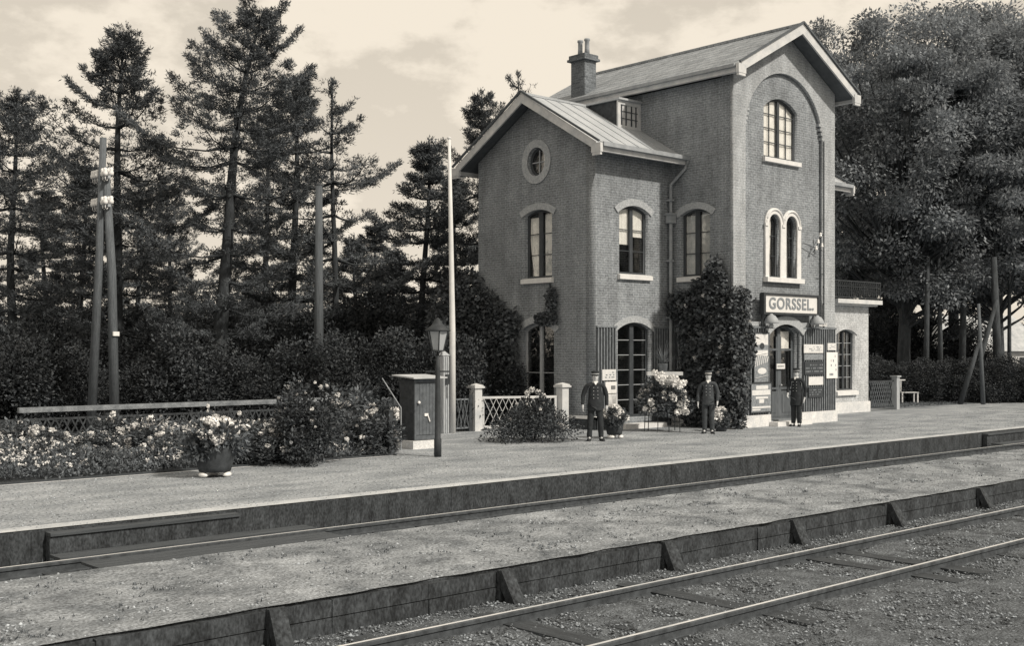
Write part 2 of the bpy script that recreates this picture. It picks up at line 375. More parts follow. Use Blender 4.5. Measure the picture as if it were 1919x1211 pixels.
# tarred wall below the platform edge: vertical boards standing a little proud
mb = MB(); x = -6.0
while x < 60:
    wd = .22+rng.random()*.05
    mb.box(x, x+wd-.003, YP-.03-rng.random()*.008, YP-.002, ZB, -.015-rng.random()*.012); x += wd
tag(mb.build('platform_front_wall', WALLM), kind='structure')
# island strip between the tracks
slab('island_platform', [(-40, YI), (160, YI), (160, 11.80), (-40, 11.80)], ZB-.1, -.16, ISLANDM, WALLM)
def rough_patch(name, x0, x1, y0, y1, z, amp, m, st=.12):
    nx = int((x1-x0)/st); ny = int((y1-y0)/st); vs = []; fs = []
    for i in range(nx+1):
        for j in range(ny+1):
            x = x0+(x1-x0)*i/nx; y = y0+(y1-y0)*j/ny
            e = min(1, min(j, ny-j)/2.0)
            h = amp*(noise.noise(Vector((x*1.1, y*1.6, 0)))+.6*noise.noise(Vector((x*4, y*4, 3))))+amp*.3
            vs.append((x, y+.05*noise.noise(Vector((x*2, y, 9))), z+.012+h*e))
    for i in range(nx):
        for j in range(ny): a = i*(ny+1)+j; fs.append((a, a+ny+1, a+ny+2, a+1))
    return tag(mesh_obj(name, vs, fs, m, smooth=True), kind='structure')
rough_patch('island_gravel', -3, 45, YI-.03, 11.86, -.155, .028, ISLANDM)
# its front: planks kept by leaning props
mb = MB(); x = -4.0
while x < 48:
    wd = .9+rng.random()*.5
    for k in range(2): mb.box(x, x+wd-.005, YI-.05-rng.random()*.015, YI-.002, ZB+.17*k, ZB+.17*k+.16-(.0 if k == 0 else rng.random()*.02))
    x += wd
tag(mb.build('island_front_wall', WALLM), kind='structure')
props = [2.6, 5.4, 8.1, 10.75, 13.4, 15.9, 18.7, 21.6, 24.6, 27.8]
mb = MB(); mb.bar((0, -.06, .33), (0, -.24, -.02), .13, .09); mb.box(-.07, .07, -.09, -.052, 0, .345)
pr0 = mb.build('wall_prop', WALLM)
PG = 'leaning props along the island front'
for i, x in enumerate(props):
    o = pr0 if i == 0 else copy_tree(pr0)
    o.location = (x, YI, ZB); o.rotation_euler = (0, 0, rng.uniform(-.12, .12)); o.scale = (1+rng.random()*.4, 1+rng.random()*.3, 1)
    tag(o, '%s dark timber prop against the island front, counting from the left' % ('hidden leftmost', 'leftmost visible', 'second visible', 'third', 'fourth', 'fifth', 'sixth', 'seventh', 'eighth', 'ninth')[i], 'timber prop', PG)
# near track
def rail(parent, y, z, x0, x1, lab=None):
    prof = [(-.06, 0), (.06, 0), (.06, .012), (.012, .03), (.012, .09), (.030, .10), (.030, .130), (.018, .142), (-.018, .142), (-.030, .130), (-.030, .10), (-.012, .09), (-.012, .03), (-.06, .012)]
    n = len(prof); vs = []; fs = []; mi = []
    for x in (x0, x1):
        vs += [(x, y+a, z-.142+b) for a, b in prof]
    for i in range(n):
        fs.append((i, (i+1) % n, n+(i+1) % n, n+i)); mi.append(1 if i in (7,) else 0)
    return mesh_obj('rail', vs, fs, None, parent, mats=[RAILSIDE, RAILTOP], midx=mi)
t = thing('railway_track', 'near railway track of two rails on half buried sleepers in the foreground ballast', 'railway track', (0, (YR2+YR3)/2, ZB))
def relrail(t, y, ztop, x0, x1): return rail(t, y-t.location.y, ztop-t.location.z, x0, x1)
relrail(t, YR2, -.36, -8, 140); relrail(t, YR3, -.36, -8, 140)
mb = MB(); mb.box(-.13, .13, -1.22, 1.22, -.08, .042)
s0 = mb.build('sleeper', SLEEPER, t)
for i in range(70):
    o = s0 if i == 0 else copy_tree(s0, t)
    o.location = (1.0+i*.72+rng.uniform(-.04, .04), rng.uniform(-.05, .05), rng.uniform(-.035, -.002)); o.rotation_euler = (rng.uniform(-.01, .01), 0, rng.uniform(-.03, .03))
t2 = thing('railway_track', 'far railway track running close along the dark wall of the station platform', 'railway track', (0, YT1-.7, ZB))
relrail(t2, YT1, -.26, -8, 140); relrail(t2, YT1-1.41, -.29, -8, 140)
mb = MB(); mb.box(-.13, .13, -1.15, .95, 0, .12); s1 = mb.build('sleeper', SLEEPER, t2)
for i in range(60):
    o = s1 if i == 0 else copy_tree(s1, t2); o.location = (2.0+i*.75, .1, rng.uniform(-.02, .01))
# ballast: an uneven sheet plus loose stones
rough_patch('ballast_bed', -2, 46, 3.0, YI-.04, ZB-.0, .035, BALL, .14)
rough_patch('ballast_bed', -2, 50, 11.82, YP-.02, ZB+.045, .02, BALL, .2)
def stones(name, n, x0, x1, y0, y1, z, s0_, s1_, seed, m, dens=1.6):
    r = np.random.default_rng(seed)
    X = x0+(x1-x0)*r.random(n)**dens; Y = y0+(y1-y0)*r.random(n); S = s0_+(s1_-s0_)*r.random(n)**2
    keep = (abs(Y-YR2) > .07) & (abs(Y-YR3) > .07) & (abs(Y-YT1) > .07)
    X, Y, S = X[keep], Y[keep], S[keep]; n = len(X)
    base = np.array([(1, 0, 0), (0, 1, 0), (-1, 0, 0), (0, -1, 0), (0, 0, 1), (0, 0, -1)], float)
    ang = r.random(n)*2*PI; tl = (r.random((n, 3))-.5)*.9
    jit = base[None]+(r.random((n, 6, 3))-.5)*.7
    jit *= (1+tl)[:, None, :]; jit[:, :, 2] *= .6
    c_, s_ = np.cos(ang)[:, None], np.sin(ang)[:, None]
    xx = jit[:, :, 0]*c_-jit[:, :, 1]*s_; yy = jit[:, :, 0]*s_+jit[:, :, 1]*c_
    P = np.stack([xx*S[:, None]+X[:, None], yy*S[:, None]+Y[:, None], jit[:, :, 2]*S[:, None]+z+S[:, None]*.25], 2).reshape(-1, 3)
    tri = np.array([(0, 1, 4), (1, 2, 4), (2, 3, 4), (3, 0, 4), (1, 0, 5), (2, 1, 5), (3, 2, 5), (0, 3, 5)])
    F = (tri[None]+(np.arange(n)*6)[:, None, None]).reshape(-1, 3)
    me = bpy.data.meshes.new(name); me.vertices.add(len(P)); me.vertices.foreach_set('co', P.astype(np.float32).ravel())
    me.loops.add(F.size); me.loops.foreach_set('vertex_index', F.astype(np.int32).ravel())
    me.polygons.add(len(F)); me.polygons.foreach_set('loop_start', np.arange(0, F.size, 3, dtype=np.int32))
    me.materials.append(m); me.update(calc_edges=True); me.validate()
    return link(bpy.data.objects.new(name, me))
STN = leaf_mat('loose_stone', .16, var=.85, trans=0, scale=3)
STL = leaf_mat('pale_stone', .26, var=.5, trans=0, scale=3)
tag(stones('ballast_stones', 95000, 1.5, 34, 3.6, 9.05, ZB+.024, .006, .022, 3, STN), 'loose dark ballast stones around the two rails of the near track', 'ballast', kind='stuff')
tag(stones('island_pebbles', 26000, -1, 34, YI, 11.85, -.150, .007, .024, 4, STL), 'small pale pebbles scattered over the gravel island between the tracks', 'pebbles', kind='stuff')
tag(stones('track_stones', 9000, 2, 40, 11.9, YP-.05, ZB+.06, .012, .04, 5, STN), 'dark stones in the trough beside the platform wall', 'ballast', kind='stuff')
tag(stones('platform_grit', 16000, 4, 40, YP+.02, 18.9, .001, .004, .016, 6, STL), 'fine grit lying on the station platform', 'grit', kind='stuff')
# boarded foot crossings between platform and island
def crossing(x0, x1, label):
    t = thing('foot_crossing', label, 'crossing', (x0, YP, -.3))
    mb = MB(); y = -.62
    while y < -.42: mb.box(0, x1-x0, y, y+.15, 0, .035); y += .165
    y = -2.0
    while y < -.98: mb.box(.1, x1-x0-.1, y, y+.16, 0, .03); y += .172
    mb.build('planks', DECK, t)
    mb = MB(); mb.box(.05, x1-x0-.9, -.20, -.04, .225, .265); mb.build('step', DECK, t); mb = MB(); mb.box(.05, x1-x0-.9, -.17, -.05, -.18, .223); mb.build('step_riser', WALLM, t)
crossing(5.15, 8.6, 'long grey boarded foot crossing with a step plank below the platform edge at far left')
crossing(29.0, 32.6, 'boarded foot crossing with a pale step plank below the platform edge at far right')
# grass strip beyond the platform on the right and woodland floor
slab('grass_strip', [(38.0, 21.55), (46, 21.7), (60, 20.3), (160, 18.5), (160, 26), (70, 27), (38.0, 30)], -.03, .012, GRASSM)
slab('garden_soil', [(-20, 18.97), (14.1, 18.97), (14.1, 23.1), (-20, 23.1)], -.03, .03, SOIL)

# ================================================================== station building
X0, X1, YF = 25.404, 30.333, 19.114; XM = (X0+X1)/2
YW, YWB, XW, XW2 = 21.275, 26.05, 22.327, 33.41
YB = 26.62; ZE, ZR = 9.69, 11.22; ZWE, ZWR = 7.51, 9.226
RT = .14
B = thing('station_building', 'tall brick railway station with a gabled centre tower, lower side wings and white painted bargeboards', 'station', (XM, YF, 0))
BI = Matrix.Translation(Vector((-XM, -YF, 0)))
def part(o):                       # geometry is written in place; move it under its parent
    o.data.transform(BI); return o
P_ = lambda name, m, mb, parent=B, **k: part(mb.build(name, m, parent, **k))
def P_each(name, m, mb, parent=B):
    for i in range(0, len(mb.v), 8):
        q = MB(); q.add(mb.v[i:i+8], [(0, 3, 2, 1), (4, 5, 6, 7), (0, 1, 5, 4), (1, 2, 6, 5), (2, 3, 7, 6), (3, 0, 4, 7)]); P_(name, m, q, parent)
def PL(name, fr, outline, holes, w0, w1, m, parent=B): return part(plate(name, fr, outline, holes, w0, w1, m, parent))
FT, LT, FW, LW = Fr('F', YF), Fr('L', X0), Fr('F', YW), Fr('L', XW)
def zt(x): return ZR-RT-.02-abs(x-XM)*(ZR-ZE)/(XM-(X0-.342))        # underside of the tower roof
def zw(y): return ZWR-RT-.02-abs(y-23.66)*(ZWR-ZWE)/2.86
# openings: (u0,u1,v0,springing,crown)
DOOR = (27.06, 28.53, .16, 2.60, 2.84); UWIN = (26.93, 28.56, 7.52, 8.90, 9.22)
BIF = [(27.10, 27.66, 4.16, 5.66, 5.94), (27.92, 28.48, 4.16, 5.66, 5.94)]
# tower front: pilasters and blind arch in pale brick standing proud of the field
out = [(X0, 2.78), (X1, 2.78), (X1, zt(X1)), (XM, zt(XM)), (X0, zt(X0))]
blind = arch(25.95, 29.70, 2.90, 8.30, 9.93, 28)
PL('wall', FT, out, [blind], 0, .11, BRICKL)
low = [(X0, 0), (X1, 0), (X1, 2.777), (X0, 2.777)]
PL('wall', FT, low, [arch(*DOOR)], .0, .11, BRICK)
out2 = [(X0+.01, 0), (X1-.01, 0), (X1-.01, zt(X1)-.02), (XM, zt(XM)-.02), (X0+.01, zt(X0)-.02)]
PL('wall', FT, out2, [arch(*DOOR), arch(*UWIN)]+[arch(a, b, c, d, d+.28, 18) for a, b, c, d, e in BIF], .112, .40, BRICK)
# stepped corbels where the blind arch springs
mb = MB()
for (xa, s) in ((25.95, 1), (29.70, -1)):
    for k in range(4): xx = xa; d = .05+.045*k; z = 8.28+.13*k; mb.box(min(xx, xx+s*d), max(xx, xx+s*d), YF+.003, YF+.108, z, z+.075)
P_each('corbel', BRICKL, mb)
# tower sides and back
SW1 = (19.90, 20.93, 4.16, 5.88, 6.03); SG1 = (19.93, 21.0, .75, 2.66, 2.84)
o_ = [(YF+.112, 0), (YB, 0), (YB, ZE-.17), (YF+.112, ZE-.17)]
PL('wall', LT, o_, [arch(*SW1), arch(*SG1)], 0, .36, BRICK)
PL('wall', Fr('R', X1), o_, [], 0, .36, BRICK)
PL('wall', Fr('B', YB), [(X0+.01, 0), (X1-.01, 0), (X1-.01, zt(X1)), (XM, zt(XM)), (X0+.01, zt(X0))], [arch(26.6, 27.9, 4.1, 5.8, 6.0)], 0, .36, BRICK)
# left wing
WW = (23.24, 24.44, 4.18, 5.88, 6.06); WD = (23.18, 24.53, .28, 2.68, 2.87)
PL('wall', FW, [(XW, 0), (X0-.002, 0), (X0-.002, ZWE+.14), (XW, ZWE+.14)], [arch(*WW), arch(*WD)], 0, .36, BRICK)
GW = (22.94, 24.04, 4.12, 5.90, 6.03); GD = (22.86, 24.15, .1, 2.66, 2.87)
circ = [(23.55+.36*math.cos(2*PI*k/28), 7.38+.40*math.sin(2*PI*k/28)) for k in range(28)]
PL('wall', LW, [(YW+.361, 0), (YWB, 0), (YWB, zw(YWB)), (23.66, zw(23.66)), (YW+.361, zw(YW+.361))], [arch(*GW), arch(*GD), circ], 0.002, .36, BRICK)
PL('wall', LW, [(YW+.0, ZWE+.142), (YW+.36, ZWE+.142), (YW+.36, zw(YW+.36)-.0), (YW, zw(YW)+.0)], [], 0.002, .36, BRICK)
PL('wall', Fr('B', YWB), [(XW+.37, 0), (X0-.002, 0), (X0-.002, ZWE+.14), (XW+.37, ZWE+.14)], [], 0, .36, BRICK)
# right wing behind the annex, and the low annex with its flat roof
PL('wall', Fr('F', YW+.002), [(X1+.002, 0), (XW2, 0), (XW2, ZWE+.14), (X1+.002, ZWE+.14)], [], 0, .36, BRICK)
PL('wall', Fr('R', XW2), [(YW+.364, 0), (YWB, 0), (YWB, zw(YWB)), (23.66, zw(23.66)), (YW+.364, zw(YW+.364))], [], 0.002, .36, BRICK)
PL('wall', Fr('B', YWB), [(X1+.002, 0), (XW2-.37, 0), (XW2-.37, ZWE+.14), (X1+.002, ZWE+.14)], [], 0, .36, BRICK)
AW = (33.86, 35.0, .74, 2.66, 2.80); XA = 35.84
PL('wall', Fr('F', YW), [(XW2+.004, 0), (XA, 0), (XA, 3.62), (XW2+.004, 3.62)], [arch(*AW)], 0, .33, BRICKS)
PL('wall', Fr('R', XA), [(YW+.332, 0), (25.4, 0), (25.4, 3.62), (YW+.332, 3.62)], [arch(22.6, 23.6, .8, 2.6, 2.8)], 0, .33, BRICKS)
PL('wall', Fr('B', 25.4), [(XW2+.004, 0), (XA-.34, 0), (XA-.34, 3.62), (XW2+.004, 3.62)], [], 0, .33, BRICKS)
# plinths
mb = MB()
fbox(mb, FT, X0-.05, DOOR[0]-.02, -.05, .33, -.06, -.004); fbox(mb, FT, DOOR[1]+.02, X1+.05, -.05, .33, -.06, -.004)
fbox(mb, LT, YF-.06, YW-.062, -.05, .33, -.055, -.004)
fbox(mb, Fr('F', YW), XW2+.05, XA+.05, -.05, .36, -.05, -.004)
P_each('plinth', PLINTH, mb)
mb = MB()
fbox(mb, FW, XW-.04, WD[0]-.05, -.05, .28, -.05, -.004); fbox(mb, FW, WD[1]+.05, X0-.06, -.05, .28, -.05, -.004)
fbox(mb, LW, GD[1]+.03, YWB, -.05, .28, -.05, -.004); fbox(mb, LW, YW-.05, GD[0]-.03, -.05, .28, -.05, -.004)
P_each('plinth', TARRED, mb)
mb = MB(); fbox(mb, LW, YW-.09, GD[0]-.03, .282, .36, -.10, -.004); fbox(mb, FW, XW-.10, WD[0]-.05, .282, .34, -.09, -.004); P_each('plinth_ledge', STONE, mb)
mb = MB(); fbox(mb, FW, WD[0]-.15, WD[1]+.2, -.02, .13, -.42, -.055); P_('door_step', STONE, mb)
mb = MB(); fbox(mb, FT, DOOR[0]-.1, DOOR[1]+.1, -.02, .12, -.34, -.065); P_('door_step', STONE, mb)
# ribbed dark cladding of the ground floor
def cladding(fr, spans, v0, v1):
    for sp in spans[1:]: cladding(fr, [sp], v0, v1)
    spans = spans[:1]; mb = MB(); mb.cur = 0
    for a, b in spans:
        fbox(mb, fr, a, b, v0, v1, -.022, -.003)
    mb.cur = 1
    for a, b in spans:
        n = max(1, round((b-a)/.115)); st = (b-a)/n
        for i in range(n):
            c = a+(i+.5)*st; fbox(mb, fr, c-.020, c+.020, v0+.004, v1-.004, -.050, -.0225)
        fbox(mb, fr, a, b, v1-.0, v1+.05, -.06, -.003)
    return P_('cladding', None, mb, mats=[TARRED, RIB])
cladding(FT, [(X0, DOOR[0]-.09), (DOOR[1]+.09, X1)], .335, 2.72)
cladding(LT, [(YF-.02, SG1[0]-.06), (SG1[1]+.06, YW-.05)], .335, 2.72)
cladding(FW, [(XW, WD[0]-.07), (WD[1]+.07, X0-.056)], .345, 2.72)
mb = MB(); fbox(mb, LT, SG1[0]-.06, SG1[1]+.06, .335, SG1[2]-.08, -.03, -.003); P_('cladding', TARRED, mb)
# roofs
def roof_slopes(name, m, axis, c, half, ze, zr, a0, a1, th, parent=B, seams=None):
    vs = []
    for a in (a0, a1):
        for (o, z) in ((-half, ze), (0, zr), (half, ze), (half, ze-th), (0, zr-th), (-half, ze-th)):
            vs.append((c+o, a, z) if axis == 'Y' else (a, c+o, z))
    fs = [(i, (i+1) % 6, 6+(i+1) % 6, 6+i) for i in range(6)]+[tuple(range(6))[::-1], tuple(range(6, 12))]
    mi = [0, 0, 1, 1, 1, 1, 1, 1]
    return part(mesh_obj(name, vs, fs, None, parent, mats=[m, SOFFIT], midx=mi))
RTW = roof_slopes('roof', SLATE, 'Y', XM, XM-X0+.342, ZE, ZR, YF-.484, YB+.48, RT)
roof_slopes('roof', METALROOF, 'X', 23.66, 2.86, ZWE, ZWR, XW-.43, X0-.004, RT-.02)
roof_slopes('roof', METALROOF, 'X', 23.66, 2.86, ZWE, ZWR, X1+.004, XW2+.45, RT-.02)
mb = MB()
for i in range(6):                      # standing seams of the zinc roof
    x = XW-.2+i*.52
    for s in (-1, 1): mb.bar((x, 23.66+s*2.84, ZWE+.022), (x, 23.66, ZWR+.022), .016, .014)
mb.bar((XW-.43, 23.66, ZWR+.02), (X0-.01, 23.66, ZWR+.02), .09, .06)
P_('roof_seams', METALROOF, mb)
mb = MB(); mb.tube([(XM, YF-.47, ZR+.01), (XM, YB+.47, ZR+.01)], .07, 8); P_('ridge_tiles', SLATE, mb)
# gutters and fascias
mb = MB()
for s in (-1, 1):
    xe = XM+s*(XM-X0+.342); a, b = sorted((xe-.02*s, xe+.10*s)); mb.box(a, b, YF-.40, YB+.45, ZE-.22, ZE-.02)
P_each('fascia', WHITE, mb)
mb = MB()
for s in (-1, 1):
    xe = XM+s*(XM-X0+.342); a, b = sorted((xe+.103*s, xe+.20*s)); mb.box(a, b, YF-.42, YB+.45, ZE-.10, ZE-.015)
P_each('gutter', ZINC, mb)
mb = MB()
for (xa, xb) in ((XW-.38, X0-.01), (X1+.01, XW2+.40)):
    mb.box(xa, xb, 20.72, 20.83, ZWE-.22, ZWE-.01); mb.box(xa, xb, 26.49, 26.60, ZWE-.22, ZWE-.01)
P_each('fascia', WHITE, mb)
mb = MB()
for (xa, xb) in ((XW-.40, X0-.01), (X1+.01, XW2+.42)): mb.box(xa, xb, 20.60, 20.717, ZWE-.10, ZWE+.01)
P_each('gutter', ZINC, mb)
def barge(fr, c, half, ze, zr, w0, w1, foot=.26, dep=.21):
    mb = MB()
    for s in (-1, 1):
        p = [(c, zr+.03), (c+s*half, ze+.02), (c+s*half, ze-dep), (c, zr-dep-.04)]
        a = [fr(u, v, w0) for u, v in p]; b = [fr(u, v, w1) for u, v in p]
        mb.add(a+b, [(0, 1, 2, 3), (7, 6, 5, 4), (0, 4, 5, 1), (1, 5, 6, 2), (2, 6, 7, 3), (3, 7, 4, 0)])
        u0, u1 = sorted((c+s*(half-.16), c+s*(half+.17)))
        fbox(mb, fr, u0, u1, ze-dep-.05, ze-.02, w0-.02, w1+.02)
        fbox(mb, fr, u0+.02, u1-.02, ze-dep-.12, ze-dep-.05, w0-.01, w1+.01)
    o = P_('bargeboard', WHITE, mb)
    mb = MB()
    for s in (-1, 1):               # dark drip edge over the board
        a = fr(c+s*(half+.12), ze+.025, w0-.02); b = fr(c, zr+.075, w0-.02); mb.bar(a, b, .055, .055)
    P_('roof_edge', SOFFIT, mb)
barge(FT, XM, XM-X0+.342, ZE, ZR, -.54, -.487)
barge(LW, 23.66, 2.86, ZWE, ZWR, -.485, -.433)
barge(Fr('R', XW2), 23.66, 2.86, ZWE, ZWR, -.505, -.453)
# chimney
mb = MB(); mb.box(25.42, 25.92, 24.69, 25.27, 9.7, 10.98); ch = P_('chimney', BRICKT, mb, RTW)
mb = MB(); mb.box(25.33, 26.01, 24.60, 25.36, 10.982, 11.05); mb.box(25.37, 25.97, 24.64, 25.32, 11.052, 11.17); P_('chimney_cap', BRICKT, mb, RTW)
for yy in (24.83, 25.12):
    mb = MB(); mb.lathe([(.085, 0), (.075, .2), (.07, .42), (.095, .45), (.09, .50), (.06, .50)], (25.67, yy, 11.172), 12); P_('chimney_pot', ZINC, mb, RTW, smooth=True)
# dormer on the wing roof against the tower wall
mb = MB(); mb.box(24.46, X0-.006, 22.44, 23.6, 8.45, 9.24); D = P_('dormer', TARRED, mb)
mb = MB(); mb.box(24.38, X0-.006, 22.32, 23.66, 9.243, 9.30); P_('dormer_roof', METALROOF, mb, D)
fr = Fr('F', 22.40); mb = MB()
for (a, b, c_, d_) in ((24.42, 24.53, 8.44, 9.24), (25.28, 25.395, 8.44, 9.24), (24.53, 25.28, 9.13, 9.24), (24.53, 25.28, 8.44, 8.54)): fbox(mb, fr, a, b, c_, d_, 0, .05)
P_('dormer_frame', WHITE, mb, D)
mb = MB()
for u in (24.60, 24.79, 25.02, 25.21): fbox(mb, fr, u-.02, u+.02, 8.545, 9.125, .018, .034)
for v in (8.74, 8.94): fbox(mb, fr, 24.53, 25.28, v-.012, v+.012, .020, .032)
P_('glazing_bars', DARKWOOD, mb, D)
mb = MB(); fbox(mb, fr, 24.53, 25.28, 8.54, 9.13, .0355, .0385); P_('pane', CURTG, mb, D)

# ---- windows
def clamp_arch(u, u0, u1, vs, vt):
    h = (u1-u0)/2; c = (u0+u1)/2; s = max(vt-vs, 1e-3); R = (h*h+s*s)/(2*s); cy = vt-R
    return cy+math.sqrt(max(0, R*R-(u-c)**2))
def ring(fr, o, i, w0, w1, name, m, parent): return PL(name, fr, o, [i], w0, w1, m, parent)
def curtain(fr, u0, u1, v0, v1, w, parent, m=None, wave=.02, drift=0.0, name='curtain'):
    vs = []; fs = []; n = 16
    for j in range(7):
        tt = j/6; v = v1+(v0-v1)*tt
        for i in range(n+1):
            u = u0+(u1-u0)*i/n; uu = u+drift*tt*tt*(i/n if drift < 0 else 1-i/n)
            vs.append(fr(uu, v, w+wave*math.sin(i*1.9+j*.12)))
    for j in range(6):
        for i in range(n): a = j*(n+1)+i; fs.append((a, a+1, a+n+2, a+n+1))
    o = part(mesh_obj(name, vs, fs, m or CURT, parent, smooth=True)); return o
def window(fr, op, w, rows, cols=1, fw=.07, mull=.10, curtains=(), sill=True, vous=.19, voum=None, fm=None, barm=None, door=False, bw=.022, name='window', sillm=None, lintelflat=False):
    """frame = part, with pane, curtain, sill, brick_arch as sub-parts"""
    u0, u1, v0, vs_, vt = op; fm = fm or DARKWOOD; c = (u0+u1)/2
    outer = arch(u0-.002, u1+.002, v0+.001, vs_, vt, 16); inn = arch(u0+fw, u1-fw, v0+fw, vs_-.005, vt-fw, 16)
    W = PL(name, fr, outer, [inn], w, w+.06, fm, B)
    mb = MB(); g0, g1 = u0+fw, u1-fw
    if mull: fbox(mb, fr, c-mull/2, c+mull/2, v0+fw, clamp_arch(c, u0, u1, vs_, vt)-fw, w-.012, w+.05)
    P_('mullion', fm, mb, W) if mull else None
    mb = MB(); halves = [(g0, c-mull/2), (c+mull/2, g1)] if mull else [(g0, g1)]
    H = vs_-v0
    for a, b in halves:
        for r in range(1, rows): v = v0+fw+(vt-fw-v0-fw)*r/rows; fbox(mb, fr, a, b, v-bw/2, v+bw/2, w+.012, w+.036)
        for k in range(1, cols):
            u = a+(b-a)*k/cols; fbox(mb, fr, u-bw/2, u+bw/2, v0+fw, clamp_arch(u, u0+fw, u1-fw, vs_, vt-fw)-.01, w+.010, w+.038)
    if mb.v: P_('glazing_bars', barm or fm, mb, W)
    PL('pane', fr, arch(u0+fw-.01, u1-fw+.01, v0+fw-.01, vs_, vt-fw+.005, 12), [], w+.040, w+.044, GLASS, W)
    for (a, b, v_0, v_1, m_, wv, dr) in curtains: curtain(fr, u0+(u1-u0)*a, u0+(u1-u0)*b, v0+(vt-v0)*v_0, v0+(vt-v0)*v_1, w+.07, W, m_, wv, dr)
    if sill:
        mb = MB(); a = [fr(u0-.06, v0+.0, w+.0), fr(u1+.06, v0+.0, w), fr(u1+.06, v0-.03, -.09), fr(u0-.06, v0-.03, -.09)]
        b_ = [fr(u0-.06, v0-.15, w+.0), fr(u1+.06, v0-.15, w), fr(u1+.06, v0-.14, -.09), fr(u0-.06, v0-.14, -.09)]
        # sits in front of the wall face only
        a = [fr(u0-.07, v0+.002, -.003), fr(u1+.07, v0+.002, -.003), fr(u1+.07, v0-.02, -.10), fr(u0-.07, v0-.02, -.10)]
        b_ = [fr(u0-.07, v0-.15, -.003), fr(u1+.07, v0-.15, -.003), fr(u1+.07, v0-.14, -.10), fr(u0-.07, v0-.14, -.10)]
        mb.add(a+b_, [(0, 1, 2, 3), (7, 6, 5, 4), (0, 4, 5, 1), (1, 5, 6, 2), (2, 6, 7, 3), (3, 7, 4, 0)])
        a = [fr(u0+.002, v0+.02, w-.001), fr(u1-.002, v0+.02, w-.001), fr(u1-.002, v0+.003, -.002), fr(u0+.002, v0+.003, -.002)]
        mb.add(a, [(0, 1, 2, 3)])
        P_('sill', sillm or STONE, mb, W)
    if vous:
        o = arch(u0-.02, u1+.02, vs_-.02, vs_+.001, vt+.001, 16)[2:]; e = .12
        h = (u1-u0)/2
        outp = []; n = 16; s = vt-vs_; R = (h*h+s*s)/(2*s); cy = vt-R; aa = math.asin(min(1, (h)/R)) if s < h else PI/2
        ex = e/R*.9
        for i in range(n+1): t_ = -(aa+ex)+2*(aa+ex)*i/n; outp.append((c+(R+vous)*math.sin(t_), cy+(R+vous)*math.cos(t_)))
        for i in range(n+1): t_ = (aa+ex*.9)-2*(aa+ex*.9)*i/n; outp.append((c+(R+.003)*math.sin(t_), cy+(R+.003)*math.cos(t_)))
        PL('brick_arch', fr, outp, [], -.035, -.002, voum or ARCHM, W)
    return W
C1 = lambda a, b, v0, v1, m=None, wv=.02, dr=0: (a, b, v0, v1, m, wv, dr)
frT = Fr('F', YF+.111)
window(frT, UWIN, .10, 4, 2, fw=.06, mull=.10, curtains=[C1(.02, .98, .02, .99, None, .010)], vous=.0, barm=DARKWOOD)
for k, (a, b, c_, d_, e_) in enumerate(BIF):
    window(frT, (a, b, c_, d_, d_+.28), .08, 3, 1, fw=.05, mull=0, curtains=[C1(.02, .62 if k == 0 else .34, .02, .98, None, .02, -.12)], sill=False, vous=0, bw=.016, barm=DARKWOOD)
# stone surround of the twin round-headed window
h0, h1 = 26.93, 28.65
def twin(off, r_extra, v0):
    pts = [(BIF[0][0]-off, v0), (BIF[1][1]+off, v0)]
    for cx, r, a0, a1 in ((28.20, .28+off, -90, 1), (27.38, .28+off, 1, 90)):
        pass
    R = .28+off; z = 5.66; c1, c2 = 27.38, 28.20; xm = (c1+c2)/2
    th = math.acos(min(1, (xm-c1)/R))
    for i in range(13): t_ = 0+(PI-th)*i/12; pts.append((c2+R*math.cos(t_), z+R*math.sin(t_)))
    for i in range(1, 13): t_ = th+(PI-th)*i/12; pts.append((c1+R*math.cos(t_), z+R*math.sin(t_)))
    return pts
inner = [arch(a+.004, b-.004, c_, d_, d_+.276, 18) for a, b, c_, d_, e_ in BIF]
inner = [arch(a-.002, b+.002, 4.165, d_, d_+.282, 18) for a, b, c_, d_, e_ in BIF]
TS = PL('window_surround', frT, twin(.17, 0, 4.16), inner, -.07, -.003, STONE)
PL('surround_moulding', frT, twin(.19, 0, 5.3), [twin(.125, 0, 5.25)[:]] if False else [arch(a-.07, b+.07, 5.31, d_, d_+.35, 18) for a, b, c_, d_, e_ in BIF][:0] or [], -.004+.0, -.0035, STONE, TS) if False else None
mb = MB(); fbox(mb, frT, 26.90, 28.70, 4.02, 4.155, -.16, -.003); P_('sill', STONE, mb, TS)
mb = MB()
for u in (26.96, 27.79, 28.57): fbox(mb, frT, u-.07, u+.07, 5.58, 5.66, -.10, -.071)
P_each('impost', STONE, mb, TS)
mb = MB()
for cx in (27.38, 28.20):
    pts = [frT(cx+.40*math.cos(PI*k/16), 5.66+.40*math.sin(PI*k/16), -.078) for k in range(17)]
    mb = MB(); mb.tube(pts, .028, 6); P_('moulding', STONE, mb, TS)
window(LT, SW1, .12, 3, 1, mull=.16, curtains=[C1(.04, .96, .02, .92, CURTG, .02)])
window(LT, SG1, .12, 4, 2, mull=.12, curtains=[C1(.05, .95, .5, .96, CURTG, .02)], vous=.12, voum=BRICK)
window(FW, WW, .12, 3, 1, mull=.13, curtains=[C1(.02, .48, .44, .97, None, .008), C1(.5, .98, .56, .97, None, .008)])
window(LW, GW, .12, 3, 1, mull=.15, curtains=[C1(.52, .96, .02, .90, None, .03, -.18), C1(.03, .40, .02, .94, CURTG, .02, .03)])
window(LW, GD, .14, 2, 1, mull=.10, fm=GREYWOOD, sill=False, vous=.19, voum=ARCHM)
window(FW, WD, .12, 6, 1, mull=.16, sill=False, vous=.18, barm=BAR, bw=.020)
